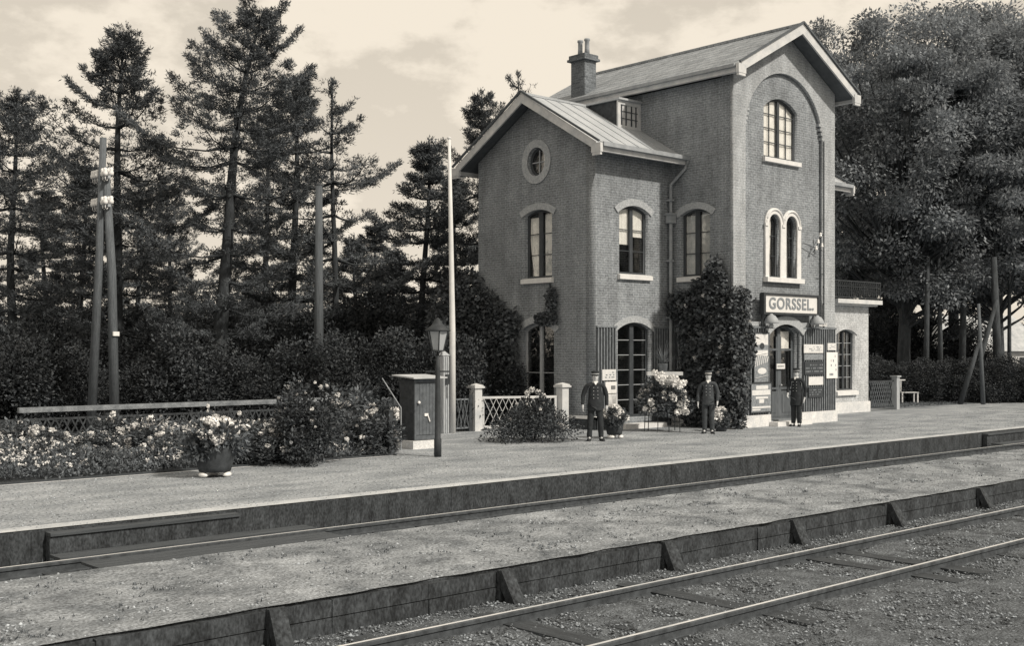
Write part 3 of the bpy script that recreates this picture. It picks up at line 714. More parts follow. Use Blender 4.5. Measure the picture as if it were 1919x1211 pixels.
window(Fr('F', YW), AW, .12, 5, 2, mull=.08, vous=.16, voum=BRICKS, barm=BAR, bw=.018)
window(Fr('R', XA), (22.6, 23.6, .8, 2.6, 2.8), .12, 4, 2, mull=.08, vous=.16, voum=BRICKS)
window(Fr('B', YB), (26.6, 27.9, 4.1, 5.8, 6.0), .12, 3, 1)
# round window of the wing gable
ring_o = [(23.55+.58*math.cos(2*PI*k/32), 7.38+.62*math.sin(2*PI*k/32)) for k in range(32)]
ring_i = [(23.55+.362*math.cos(2*PI*k/32), 7.38+.402*math.sin(2*PI*k/32)) for k in range(32)]
RW = PL('round_window', LW, [(23.55+.36*math.cos(2*PI*k/28), 7.38+.40*math.sin(2*PI*k/28)) for k in range(28)], [[(23.55+.29*math.cos(2*PI*k/28), 7.38+.33*math.sin(2*PI*k/28)) for k in range(28)]], .10, .16, DARKWOOD)
PL('brick_ring', LW, ring_o, [ring_i], -.035, -.0, ARCHM, RW)
mb = MB(); fbox(mb, LW, 23.535, 23.565, 7.05, 7.71, .11, .135); fbox(mb, LW, 23.26, 23.84, 7.365, 7.395, .112, .133); P_('glazing_bars', BAR, mb, RW)
PL('pane', LW, [(23.55+.30*math.cos(2*PI*k/28), 7.38+.34*math.sin(2*PI*k/28)) for k in range(28)], [], .140, .144, GLASS, RW)
curtain(LW, 23.22, 23.46, 7.02, 7.74, .2, RW, None, .01)
# tower door, two leaves with glazed tops
dw = window(frT, (DOOR[0], DOOR[1], .16, DOOR[3], DOOR[4]), .11, 1, 1, fw=.07, mull=.14, curtains=[C1(.07, .26, .72, .93, None, .004), C1(.60, .90, .72, .93, None, .004)], sill=False, vous=0, name='door', fm=DOORM)
mb = MB()
cD = (DOOR[0]+DOOR[1])/2
for a, b in ((DOOR[0]+.07, cD-.07), (cD+.07, DOOR[1]-.07)):
    fbox(mb, frT, a, b, .232, .95, .100, .135); fbox(mb, frT, a+.08, b-.08, .34, .86, .085, .0995); fbox(mb, frT, a, b, 1.0, 1.06, .098, .138)
    fbox(mb, frT, a+.001, a+.05, .951, 2.5, .105, .140); fbox(mb, frT, b-.05, b-.001, .951, 2.5, .105, .140); fbox(mb, frT, a, b, 2.10, 2.16, .095, .1385)
P_('door_panel', DOORM, mb, dw)
mb = MB(); mb.ball((cD+.05, YF+.111+.05, 1.12), .03); mb.box(cD+.035, cD+.065, YF+.160, YF+.2, 1.11, 1.13); P_('door_handle', BRASS, mb, dw)
voD = arch(DOOR[0], DOOR[1], .2, DOOR[3], DOOR[4], 16)
h = (DOOR[1]-DOOR[0])/2; s_ = DOOR[4]-DOOR[3]; R = (h*h+s_*s_)/(2*s_); cy = DOOR[4]-R; aa = math.asin(h/R); outp = []
for i in range(17): t_ = -(aa+.09)+2*(aa+.09)*i/16; outp.append((cD+(R+.24)*math.sin(t_), cy+(R+.24)*math.cos(t_)))
for i in range(17): t_ = (aa+.08)-2*(aa+.08)*i/16; outp.append((cD+(R+.003)*math.sin(t_), cy+(R+.003)*math.cos(t_)))
PL('brick_arch', FT, outp, [], -.055, -.002, ARCHM, dw)
# annex cornice, flat roof and balcony railing
mb = MB(); mb.box(XW2+.01, XA+.34, YW-.34, 25.5, 3.66, 3.80); mb.box(XW2+.01, XA+.22, YW-.22, 25.45, 3.60, 3.657); P_('cornice', WHITE, mb)
mb = MB()
def railing(p, q):
    p, q = Vector(p), Vector(q); n = max(2, int((q-p).length/.13))
    mb.bar(p+Vector((0, 0, .60)), q+Vector((0, 0, .60)), .035, .035); mb.bar(p+Vector((0, 0, .06)), q+Vector((0, 0, .06)), .03, .03); mb.bar(p+Vector((0, 0, .42)), q+Vector((0, 0, .42)), .02, .02)
    for i in range(n+1):
        a = p.lerp(q, i/n); mb.bar(a+Vector((0, 0, 0 if i % 6 == 0 else .06)), a+Vector((0, 0, .62 if i % 6 == 0 else .6)), .03 if i % 6 == 0 else .014, .03 if i % 6 == 0 else .014)
        if i < n:
            b = p.lerp(q, (i+1)/n); mb.bar(a+Vector((0, 0, .10)), b+Vector((0, 0, .40)), .010, .010); mb.bar(b+Vector((0, 0, .10)), a+Vector((0, 0, .40)), .010, .010)
            m_ = a.lerp(b, .5)+Vector((0, 0, .51)); mb.tube([m_+Vector(((q-p).normalized()*(.05*math.cos(t))))+Vector((0, 0, .05*math.sin(t))) for t in [k*PI/4 for k in range(9)]], .008, 4, False)
railing((X1+.05, YW-.28, 3.805), (XA+.28, YW-.28, 3.805)); railing((XA+.28, YW-.28, 3.805), (XA+.28, 25.2, 3.805))
P_('balcony_railing', IRON, mb)
# downpipe with hopper, wall cable, insulators
mb = MB(); px_, py_ = X0-.16, YW-.12
mb.tube([(X0-.02, 20.66, ZWE-.10), (X0-.05, 20.72, ZWE-.32), (px_, py_, ZWE-.75), (px_, py_, 5.95)], .045, 8)
mb.box(px_-.12, px_+.12, py_-.09, py_+.09, 5.68, 5.92); mb.box(px_-.15, px_+.15, py_-.11, py_+.11, 5.90, 5.96)
mb.tube([(px_, py_, 5.68), (px_, py_, .3), (px_, py_-.15, .1)], .05, 8)
for z in (1.5, 3.0, 4.6, 6.3): mb.box(px_-.075, px_+.075, py_-.06, py_+.118, z, z+.05)
P_('downpipe', ZINC, mb)
mb = MB(); mb.tube([(29.705, YF-.03, 8.25), (29.705, YF-.03, .1)], .018, 6)
for z in (3.95, 3.45, 5.2): mb.box(29.69, 29.72, YF-.028, YF-.001, z, z+.04)
mb.bar((29.705, YF-.03, 4.34), (29.52, YF-.03, 4.34), .02, .02)
P_('wall_cable', IRON, mb)
mb = MB()
for (x, z) in ((29.20, 5.05), (29.30, 5.25), (29.42, 5.45), (29.50, 5.15)):
    mb.ball((x, YF-.10, z), .045, 8); mb.ball((x, YF-.10, z+.06), .035, 8)
i0 = P_('insulator', CER, mb)
mb = MB(); mb.bar((28.7, YF-.0, 5.2), (29.55, YF-.08, 5.02), .016, .016); mb.bar((29.1, YF-.06, 4.95), (29.6, YF-.06, 5.5), .02, .02); P_('insulator_bracket', IRON, mb)
# interior floors keep the rooms dark
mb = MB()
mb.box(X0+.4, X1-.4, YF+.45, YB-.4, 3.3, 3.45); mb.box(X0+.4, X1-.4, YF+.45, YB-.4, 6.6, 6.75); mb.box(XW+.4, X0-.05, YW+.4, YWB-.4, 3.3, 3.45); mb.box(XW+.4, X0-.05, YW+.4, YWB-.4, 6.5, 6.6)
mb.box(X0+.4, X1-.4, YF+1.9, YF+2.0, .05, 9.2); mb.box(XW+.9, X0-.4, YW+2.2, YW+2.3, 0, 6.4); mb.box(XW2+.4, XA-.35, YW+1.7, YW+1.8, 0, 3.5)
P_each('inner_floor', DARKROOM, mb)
# ================================================================== vegetation
def unit(r, n):
    v = r.normal(size=(n, 3)); return v/np.linalg.norm(v, axis=1)[:, None]
def pine_meshes(seed, H, R, base, lean=(0, 0), dens=1.0, tiers=1.0, rt=.19, top=.0, sparse=0.0, needle=.135):
    r = np.random.default_rng(seed)
    def trunk(z):
        t = z/H; return np.array([lean[0]*t**2.2+.10*math.sin(z*.6+seed), lean[1]*t**2.2+.10*math.cos(z*.5+seed*2), z])
    tb = MB(); tb.tube([trunk(H*k/12) for k in range(13)], [rt*(1-k/12)**.8+.02 for k in range(13)], 10)
    P = []; D = []; z = base
    while z < H-.3:
        t = (z-base)/(H-base)
        prof = float(np.interp(t, [0, .12, .35, .55, .68, .80, .92, 1], [.8, .95, 1.0, .95, .66, .36, .20, .08]))*(1 if t < .7 else 1+top)
        nb = r.integers(4, 7); a0 = r.random()*2*PI
        for k in range(nb):
            if r.random() < sparse: continue
            a = a0+2*PI*k/nb+r.normal()*.35; L_ = R*prof*(.40+.85*r.random())
            if L_ < .25: L_ = .25
            o = trunk(z); out = np.array([math.cos(a), math.sin(a), 0]); side = np.array([-math.sin(a), math.cos(a), 0])
            rise = -.04+.16*r.random()+float(np.interp(t, [.55, 1], [0, 1.0]))*(.5+.5*r.random())
            pts = [o+out*L_*s+np.array([0, 0, L_*(rise*s-.18*s*(1-s)*2+.22*s**3)]) for s in np.linspace(0, 1, 5)]
            tb.tube(pts, [.035+.012*L_]*1+[.03, .022, .014, .006], 5, False)
            K = int((10+20*L_)*dens)
            s = .34+.66*r.random(K)**.75
            spread = .50*L_*(1.08-s)*1.3+.15
            lat = (r.random(K)*2-1)*spread
            c = np.array([np.interp(s, np.linspace(0, 1, 5), [p[i] for p in pts]) for i in range(3)]).T
            c = c+side[None]*lat[:, None]+np.array([0, 0, 1])[None]*(.030*r.normal(size=K)+.02*abs(lat))[:, None]
            d = out[None]*.5+side[None]*(lat/ (spread+.01)*.5)[:, None]+np.array([0, 0, .35])[None]
            m = 17
            cc = np.repeat(c, m, 0)+r.normal(size=(K*m, 3))*np.array([.06, .06, .035]); dd = np.repeat(d, m, 0)+r.normal(size=(K*m, 3))*.55
            P.append(cc); D.append(dd)
        z += tiers*(.6+.8*r.random())*float(np.interp(t, [0, .5, .7, 1], [1, .85, .55, .40]))
    K = 16
    tt = H-np.random.default_rng(seed+9).random(K)*1.5
    c = np.array([trunk(q) for q in tt])+r.normal(size=(K, 3))*np.array([.10, .10, .03]); m = 26
    P.append(np.repeat(c, m, 0)+r.normal(size=(K*m, 3))*.05); dd = r.normal(size=(K*m, 3))*.45; dd[:, 2] += .7; D.append(dd)
    P = np.concatenate(P); D = np.concatenate(D); n = len(P)
    v = leaves(P, D, unit(r, n), needle*(.6+.7*r.random(n)), .010+.009*r.random(n))
    return tb, quad_mesh('pine_crown', v, NEEDLE)
PV = {}
def pine_proto(key, **k): PV[key] = pine_meshes(**k)
Rr = (SA, -CA)          # the viewer's right, on the ground
pine_proto('broad', seed=11, H=12.5, R=3.5, base=2.8, lean=(.2, -.1), dens=1.15, rt=.20)
pine_proto('big', seed=23, H=14.0, R=3.6, base=3.0, lean=(Rr[0]*1.5, Rr[1]*1.5), dens=1.25, rt=.27, top=.35)
pine_proto('dense', seed=37, H=11.5, R=2.7, base=3.2, dens=1.25, rt=.16)
pine_proto('sparse', seed=41, H=11.5, R=2.5, base=3.4, dens=.6, rt=.12, sparse=.35, tiers=1.0)
pine_proto('young', seed=53, H=9.0, R=1.8, base=1.6, dens=1.2, rt=.11, tiers=.70)
def put_pine(px, d, ytop, kind, label, rz=0.0, wide=1.0, used={}):
    tb, cm = PV[kind]
    H0 = {'broad': 12.5, 'big': 14.0, 'dense': 11.5, 'sparse': 11.5, 'young': 9.0}[kind]
    H = EYE+(HOR-ytop)*d/FOC; s = H/H0
    t = thing('pine_tree', label, 'pine tree', at(px, d, -.04), rz, 'pine trees beyond the station garden')
    t.scale = (s*wide, s*wide, s)
    if kind not in used: used[kind] = tb.build('trunk', BARK, t, smooth=True)
    else: link(bpy.data.objects.new('trunk', used[kind].data), t)
    link(bpy.data.objects.new('crown', cm), t)
    return t
put_pine(28, 38, 172, 'broad', 'ragged pine cut by the left edge of the photo', 2.1)
put_pine(218, 37, 62, 'broad', 'tall pine with a narrow plume top rising behind the double telegraph pole', 0.3)
put_pine(410, 35, 14, 'big', 'tallest pine, its shaggy top leaning right and reaching the upper picture edge', 0)
put_pine(552, 40, 140, 'dense', 'dense dark pine just right of the tallest leaning pine', .9, 1.05)
put_pine(625, 37, 146, 'sparse', 'thin half bare pine with a whisk of twigs at its tip', 1.7)
put_pine(500, 44, 205, 'dense', 'slim pine with a bare straight stem behind the tallest pine', 2.9, .9)
put_pine(318, 48, 330, 'broad', 'pine filling the gap between the plume topped pine and the tallest pine', 4.0, .85)
put_pine(797, 40, 258, 'young', 'bushy pine immediately left of the white flagpole', .5, 1.15)
put_pine(905, 42, 168, 'dense', 'pine standing behind the left roof edge of the station wing', 3.6, .85)
put_pine(976, 47, 132, 'sparse', 'pine of which only the twiggy tip shows above the wing gable', .4, .8)
put_pine(705, 47, 415, 'young', 'short pine in the sky gap between the thin pine and the bushy pine', 2.2, 1.1)
put_pine(855, 46, 330, 'young', 'pine directly behind the upper part of the white flagpole', 4.4, 1.0)
put_pine(740, 52, 470, 'young', 'lowest pine, far back near the middle of the wood', 3.0, 1.3)
put_pine(85, 50, 350, 'dense', 'lower pine filling the gap at the left edge behind the first pine', 5.0, 1.2)
put_pine(155, 47, 300, 'young', 'pine directly behind the double telegraph pole', 1.0, 1.15)
put_pine(262, 46, 330, 'dense', 'pine just right of the plume topped pine, lower than it', 2.2, 1.0)
put_pine(590, 54, 480, 'broad', 'wide low pine behind the thin half bare pine', 1.4, .9)
put_pine(668, 44, 440, 'young', 'small pine between the bare pole and the bushy pine', 3.9, 1.3)
put_pine(-60, 42, 150, 'big', 'pine just outside the left edge whose branches reach into the photo', 3.2)

def broad_tree(seed, H, W_, base, nclump, lpc=230, lsz=.17, rt=.35):
    r = np.random.default_rng(seed); tb = MB()
    cz = (H+base)/2; hz_ = (H-base)/2
    cl = []
    while len(cl) < nclump:
        p = r.uniform(-1, 1, 3); q = np.linalg.norm(p)
        if q > 1 or q < .30: continue
        cl.append((p[0]*W_, p[1]*W_, cz+p[2]*hz_))
    cl = np.array(cl)
    tb.tube([(0, 0, 0), (.05, .02, base*.5), (.1, -.05, base), (0, .1, cz), (.05, 0, H*.85)], [rt, rt*.8, rt*.7, rt*.45, .05], 10)
    for c in cl[::2]:
        z0 = base*.7+(c[2]-base)*.45; z0 = max(base*.55, z0)
        a = np.array([.05, 0, z0]); m = (a+c)/2+np.array([0, 0, -.15*np.linalg.norm(c-a)])*.5
        tb.tube([a, m, c], [rt*.28, rt*.16, .02], 5, False)
    P = []; D = []
    for c in cl:
        n = int(lpc*(.6+.8*r.random())); rad = (.50+.50*r.random())*W_/4.2*.85
        u = unit(r, n)*(r.random((n, 1))**.45); P.append(c+u*np.array([rad*1.25, rad*1.25, rad*.62])); d = u*1.0+r.normal(size=(n, 3))*.6; d[:, 2] -= .25; D.append(d)
    P = np.concatenate(P); D = np.concatenate(D); n = len(P); nr = unit(r, n)*.6+np.array([0, 0, 1.0])
    v = leaves(P, D, nr, lsz*(.6+.8*r.random(n)), lsz*.26*(.7+.6*r.random(n)))
    return tb, quad_mesh('leaf_crown', v, LEAF)
BT = [broad_tree(101, 19, 5.8, 4.4, 230, 430, .19, .38), broad_tree(113, 17, 5.0, 4.0, 190, 430, .19, .30), broad_tree(127, 10, 3.0, 2.0, 90, 360, .17, .16)]
def put_tree(px, d, ytop, k, label, rz=0, wide=1.0, used={}):
    tb, cm = BT[k]; H = EYE+(HOR-ytop)*d/FOC; s = H/(19.3, 17.3, 10.2)[k]
    t = thing('broadleaf_tree', label, 'tree', at(px, d, -.04), rz, 'broadleaf trees on the right beyond the station')
    t.scale = (s*wide, s*wide, s)
    if k not in used: used[k] = tb.build('trunk', BARKL, t, smooth=True)
    else: link(bpy.data.objects.new('trunk', used[k].data), t)
    link(bpy.data.objects.new('crown', cm), t)
put_tree(1695, 50, -15, 0, 'huge leafy tree rising directly right of the station gable to the top of the photo', .4)
put_tree(1875, 52, 50, 1, 'big leafy tree at the right edge of the photo', 1.9, 1.05)
put_tree(1790, 64, 0, 1, 'tall leafy tree set back between the two big trees on the right', 3.1)
put_tree(1560, 68, 30, 0, 'leafy tree mostly hidden behind the station, its top showing past the roof peak', 2.2, .75)
put_tree(1955, 55, -20, 0, 'leafy tree standing past the right edge with branches reaching in', 5.2, .9)
put_tree(1640, 60, 330, 2, 'lower leafy tree close behind the annex balcony', 1.2, 1.2)
put_tree(1745, 58, 400, 2, 'lower leafy tree among the bare trunks right of the annex', 2.8, 1.3)
# bare trunks under the canopy
def stem(px, d, ytop, lean, r_, label):
    H = EYE+(HOR-ytop)*d/FOC; mb = MB(); mb.tube([(0, 0, 0), (lean*.45*Rr[0], lean*.45*Rr[1], H*.5), (lean*Rr[0], lean*Rr[1], H)], [r_, r_*.85, r_*.6], 8)
    o = mb.build('tree_trunk', BARKL, smooth=True); o.location = at(px, d, -.04); tag(o, label, 'tree trunk', 'bare trunks under the right hand trees')
stem(1735, 48, 480, .1, .13, 'straight bare trunk left of the sky gaps under the right hand trees')
stem(1764, 49, 480, -.1, .12, 'second bare trunk, between the straight trunk and the leaning one')
stem(1802, 50, 480, .15, .17, 'thick bare trunk in the middle of the gap under the right hand trees')
stem(1818, 47, 560, 1.1, .13, 'bare trunk leaning to the right beside the telegraph pole')
stem(1872, 48, 480, -.2, .2, 'thickest bare trunk near the right edge of the photo')
stem(1892, 50, 480, 0, .10, 'thin bare trunk closest to the right edge of the photo')
stem(1690, 51, 480, .2, .14, 'bare trunk nearest to the annex on the right')

def bush_mesh(seed, n, size, m, lsz, flat=1.0, clumps=26, cr_=.34, cone=0.0):
    r = np.random.default_rng(seed); P = []; D = []
    for k in range(clumps):
        u = unit(r, 1)[0]; u[2] = abs(u[2])*1.0; q = .35+.6*r.random(); c = np.array([u[0]*size[0]*q, u[1]*size[1]*q, .12*size[2]+u[2]*size[2]*.86*q])
        k2 = n//clumps; w_ = unit(r, k2)*(r.random((k2, 1))**.4); P.append(c+w_*np.array([cr_*size[0], cr_*size[1], cr_*size[2]*.8*flat])); d = w_+r.normal(size=(k2, 3))*.6; d[:, 2] += .2; D.append(d)
    P = np.concatenate(P); D = np.concatenate(D); P[:, 2] = np.maximum(P[:, 2], .02); P[:, :2] *= (1+cone*(.5-np.clip(P[:, 2]/size[2], 0, 1.1)))[:, None]
    k = len(P); return quad_mesh('foliage', leaves(P, D, unit(r, k)+np.array([0, 0, .8]), lsz*(.6+.8*r.random(k)), lsz*.28*(.7+.6*r.random(k))), m)
def stems_mb(h, rad, n, seed, r_=.012):
    rr = random.Random(seed); mb = MB()
    for i in range(n):
        a = rr.random()*2*PI; q = rad*rr.random()
        mb.tube([(.03*math.cos(a), .03*math.sin(a), 0), (q*.5*math.cos(a), q*.5*math.sin(a), h*.5), (q*math.cos(a), q*math.sin(a), h*(.7+.3*rr.random()))], [r_, r_*.8, r_*.4], 5)
    return mb
# undergrowth of the wood: many look-alike shrubs
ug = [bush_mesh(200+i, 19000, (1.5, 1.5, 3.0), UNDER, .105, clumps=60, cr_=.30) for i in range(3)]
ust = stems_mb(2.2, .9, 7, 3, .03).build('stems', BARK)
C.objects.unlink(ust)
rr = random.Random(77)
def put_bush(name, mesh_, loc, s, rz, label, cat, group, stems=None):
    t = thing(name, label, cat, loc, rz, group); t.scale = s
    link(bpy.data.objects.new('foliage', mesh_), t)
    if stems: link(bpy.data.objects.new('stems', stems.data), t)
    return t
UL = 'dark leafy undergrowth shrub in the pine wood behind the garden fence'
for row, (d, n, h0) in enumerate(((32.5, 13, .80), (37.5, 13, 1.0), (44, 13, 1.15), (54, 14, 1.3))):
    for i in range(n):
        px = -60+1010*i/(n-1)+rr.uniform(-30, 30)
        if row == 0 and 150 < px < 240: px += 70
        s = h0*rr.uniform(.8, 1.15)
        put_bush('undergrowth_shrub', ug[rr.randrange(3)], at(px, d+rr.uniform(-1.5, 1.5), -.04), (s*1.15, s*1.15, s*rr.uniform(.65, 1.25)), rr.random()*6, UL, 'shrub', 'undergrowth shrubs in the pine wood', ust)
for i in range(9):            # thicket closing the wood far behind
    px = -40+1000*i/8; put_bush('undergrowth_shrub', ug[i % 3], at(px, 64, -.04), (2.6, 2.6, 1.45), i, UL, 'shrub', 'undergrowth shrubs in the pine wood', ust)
HL = 'dark hedge shrub behind the grass strip on the right'
for i in range(13):
    px = 1612+i*27; put_bush('hedge_shrub', ug[i % 3], at(px, 47+rr.uniform(-.6, .6), 0), (.72, .72, .50+rr.random()*.12), rr.random()*6, HL, 'hedge', 'hedge shrubs on the right', ust)
for i in range(5):
    px = 1850+i*50; put_bush('hedge_shrub', ug[i % 3], at(px, 84, 0), (2.4, 2.4, 1.3), i, HL, 'hedge', 'hedge shrubs on the right', ust)
for i in range(8):
    px = 1600+i*34; put_bush('hedge_shrub', ug[(i+1) % 3], at(px, 56+rr.uniform(-.6, .6), 0), (1.1, 1.1, 1.15+rr.random()*.35) if i < 4 else (1.0, 1.0, .75+rr.random()*.2), rr.random()*6, HL, 'hedge', 'hedge shrubs on the right', ust)
# climbers on the walls
def climber(name, label, spots, n, seed, m, lsz=.13):
    """spots: (centre, radii) blobs hugging a wall"""
    r = np.random.default_rng(seed); P = []
    vol = np.array([s[1][0]*s[1][1]*s[1][2] for s in spots])**.7; vol /= vol.sum()
    for s, q in zip(spots, vol):
        k = int(n*q); u = unit(r, k)*(r.random((k, 1))**.4); P.append(np.array(s[0])+u*np.array(s[1]))
    P = np.concatenate(P); inside = (P[:, 0] > X0-.03) & (P[:, 1] > YF-.06) & (P[:, 0] < X1)
    P = P[~inside]; ins2 = (P[:, 0] > XW-.04) & (P[:, 1] > YW-.06) & (P[:, 1] < YWB); P = P[~ins2]; P[:, 2] = np.maximum(P[:, 2], .03)
    hole = np.array([noise.noise(Vector((p[1]*2.6+p[0]*2.6, p[2]*2.6, seed))) for p in P]); P = P[(hole > -.22) | (r.random(len(P)) < .25)]
    k = len(P); D = r.normal(size=(k, 3))*.7; D[:, 2] -= .35; D[:, 0] -= .3; D[:, 1] -= .3
    nr = unit(r, k)*.7+np.array([-.5, -.5, .6]); o0 = Vector(spots[0][0]); o0.z = 0
    t = thing(name, label, 'climbing plant', o0)
    me = quad_mesh('foliage', leaves(P-np.array(o0), D, nr, lsz*(.6+.8*r.random(k)), lsz*.33*(.7+.6*r.random(k))), m)
    link(bpy.data.objects.new('foliage', me), t)
    return t
T_ = []
for (y, z, ry, rz_) in ((20.2, 1.0, .9, 1.2), (20.0, 2.4, .85, 1.1), (20.1, 3.25, 1.0, .65), (20.75, 3.35, .5, .45), (19.55, 3.7, .4, .75), (19.5, 2.8, .45, 1.1), (19.4, 1.2, .35, 1.3), (19.6, 4.25, .28, .42), (19.95, 3.85, .4, .3)):
    T_.append(((X0-.18, y, z), (.30, ry, rz_)))
for (x, z, rx, rz_) in ((25.5, 3.3, .48, .60), (25.6, 2.3, .52, .9), (25.45, 1.2, .42, 1.0), (25.4, .5, .30, .6)): T_.append(((x, YF-.14, z), (rx, .22, rz_)))
ct = climber('climbing_rose', 'large dark climbing rose covering the shaded side and corner of the centre tower', T_, 17000, 301, IVY)
mb = MB()
for k in range(6): mb.tube([(-.1+.03*k, -.6+.2*k, 0), (-.12, -.7+.25*k, 1.6), (-.14, -.8+.3*k, 3.2)], [.03, .02, .01], 6)
mb.build('stems', BARK, ct)
G_ = [((XW-.25, 26.1, 1.6), (.5, .9, 1.9)), ((XW-.25, 26.2, 3.6), (.42, .65, 1.0)), ((XW-.2, 25.3, 3.0), (.32, .75, .9)), ((XW-.2, 24.9, 1.8), (.35, .8, 1.5)), ((XW-.5, 26.9, 2.4), (.7, .6, 2.0)), ((XW-.15, 24.5, 2.9), (.22, .45, .4))]
ct2 = climber('climbing_plant', 'dark creeper over the far corner of the wing gable wall behind the white gate', G_, 15000, 307, IVY)
mb = MB()
for k in range(4): mb.tube([(0, -.5+.2*k, 0), (.05, -.6+.2*k, 1.6), (.05, -.6+.3*k, 3.2)], [.03, .02, .01], 6)
mb.build('stems', BARK, ct2)
ct3 = climber('climbing_plant', 'narrow tuft of creeper on the gable wall above the white gate post', [((XW-.1, 22.85, 3.4), (.14, .17, .5)), ((XW-.1, 23.1, 2.98), (.14, .45, .16))], 1300, 311, IVY, .11)

# flowers
def bloom_mesh(seed, r0, m):
    rg = np.random.default_rng(seed); n = 60; u = unit(rg, n); P = u*r0*.75
    d = np.cross(u, unit(rg, n)); v = leaves(P, d+u*.35, u, r0*.75*np.ones(n), r0*.30*np.ones(n)); return quad_mesh('flower_head', v, m)
BLM = [bloom_mesh(i, .070, PETAL) for i in range(3)]; BLS = [bloom_mesh(i+9, .040, PETAL) for i in range(2)]; BLG = bloom_mesh(20, .032, PETALG)
def blooms(t, n, size, seed, meshes, zlo=.35, scale=1.0, shell=.92, front=True):
    r_ = random.Random(seed); k = 0
    cam_dir = Vector((-t.location.x, -t.location.y, 0)).normalized()
    rot = Matrix.Rotation(-t.rotation_euler.z, 3, 'Z'); cd = rot @ cam_dir
    while k < n:
        u = Vector((r_.gauss(0, 1), r_.gauss(0, 1), abs(r_.gauss(0, 1)))).normalized()
        if front and u.dot(cd) < -.35 and u.z < .6: continue
        z = .10*size[2]+u.z*size[2]*.88
        if z < zlo*size[2]: continue
        o = link(bpy.data.objects.new('flower_head', r_.choice(meshes)), t)
        q = shell*(.85+.2*r_.random()); o.location = (u.x*size[0]*q, u.y*size[1]*q, z*q/shell); s = scale*(.7+.6*r_.random()); o.scale = (s, s, s); o.rotation_euler = (r_.random()*3, 0, r_.random()*3); k += 1
blooms_on_climber = []
for i, (x, y, z) in enumerate([(25.05, 19.6, 3.0), (25.0, 20.4, 3.35), (25.05, 19.9, 2.6), (25.1, 19.3, 2.2), (25.6, 18.85, 2.5), (25.75, 18.85, 2.9), (25.1, 19.4, 1.5), (25.0, 20.1, 1.9), (25.05, 20.7, 3.3), (25.1, 19.2, 3.3), (25.5, 18.88, 3.1), (25.2, 18.95, 1.1), (25.0, 19.8, 3.6)]):
    o = link(bpy.data.objects.new('flower_head', BLM[i % 3]), ct); o.location = Vector((x, y, z))-ct.location; o.scale = (.75,)*3
gm = bush_mesh(401, 9000, (.74, .72, 1.72), DKSHRUB, .075, clumps=44, cr_=.30, cone=.35)
t = thing('rose_bush', 'biggest dark rose bush, spilling over the bed kerb onto the platform', 'bush', (11.85, 18.75, .0), .3)
link(bpy.data.objects.new('foliage', gm), t); stems_mb(1.2, .5, 9, 4, .018).build('stems', BARK, t); blooms(t, 26, (.85, .8, 1.7), 41, BLS+[BLG], .2, .75)
gm2 = bush_mesh(402, 10000, (.95, .75, 1.12), DKSHRUB, .065, clumps=46, cr_=.30, cone=1.1)
t = thing('rose_bush', 'low mound shaped rose bush on the gravel before the white lattice gate', 'bush', (18.6, 19.75, 0), YAW-PI/2)
link(bpy.data.objects.new('foliage', gm2), t); stems_mb(.8, .6, 9, 5, .014).build('stems', BARK, t); blooms(t, 7, (1.0, .75, 1.1), 42, BLS, .1, .7)
for (x, y, z) in ((-.12, .05, 1.12), (-.02, .0, 1.2), (.12, .0, 1.14), (.24, .05, 1.05), (.62, -.25, .38), (.70, -.2, .36)):
    o = link(bpy.data.objects.new('flower_head', BLM[0]), t); o.location = (x, y, z); o.scale = (.9,)*3
# garden rose bushes behind the kerb
rb = [bush_mesh(410+i, 2600, (.42, .42, .85), SHRUB, .07, clumps=26, cr_=.34) for i in range(3)]
rst = stems_mb(.6, .25, 6, 8, .010).build('stems', BARK); C.objects.unlink(rst)
spots = [(95, 21.3, .95, 1.1, 12, 'rose bush left of the low bush before the garden rail'), (180, 20.9, .85, 1.2, 10, 'broad rose bush in the bed just left of the pole foot'), (305, 20.9, .8, 1.1, 12, 'white rose bush immediately left of the black tub'), (500, 21.6, .8, 1.1, 8, 'low rose bush between the black tub and the biggest bush'), (40, 21.2, 1.05, 1.2, 18, 'white flowered rose bush cut by the left picture edge'), (60, 20.0, .9, 1.0, 9, 'rose bush in front of the one at the left picture edge'), (215, 23.0, 1.15, 1.2, 12, 'rose bush rising in front of the foot of the double telegraph pole'), (275, 21.6, 1.05, 1.2, 14, 'rose bush in the bed right of the double telegraph pole'),
         (335, 22.6, .95, 1.0, 8, 'rose bush behind the large black flower tub, to its left'), (440, 22.0, 1.15, 1.1, 8, 'tall rose bush directly behind the large black flower tub'), (478, 21.8, .9, 1.2, 10, 'rounded rose bush right of the large black flower tub'), (395, 23.6, 1.3, .8, 6, 'thin rose bush whose top shows over the white garden rail'),
         (530, 22.6, .85, 1.1, 8, 'rose bush left of the biggest dark bush'), (690, 23.6, 1.1, 1.5, 14, 'rose bush right of the biggest dark bush'), (722, 24.0, .9, 1.0, 8, 'rose bush beside the dark garden post'), (150, 21.5, .7, 1.1, 6, 'low rose bush left of the double telegraph pole'),
         (655, 25.5, 1.55, 1.7, 8, 'tall rose bush behind the biggest dark bush'), (700, 26.5, 1.5, 1.6, 6, 'tall shrub left of the little wooden cabinet'), (545, 26.0, 1.0, 1.3, 4, 'rose bush against the right end of the white garden rail')]
for i, (px, d, h, wd, nb, lab) in enumerate(spots):
    t = put_bush('rose_bush', rb[i % 3], at(px, d, .0), (wd, wd, h), i*1.3, lab, 'bush', 'rose bushes in the station garden', rst)
    blooms(t, nb, (.42, .42, .85), 60+i, BLM if i in (0, 1, 3) else BLS+[BLM[0]], .35, .8)
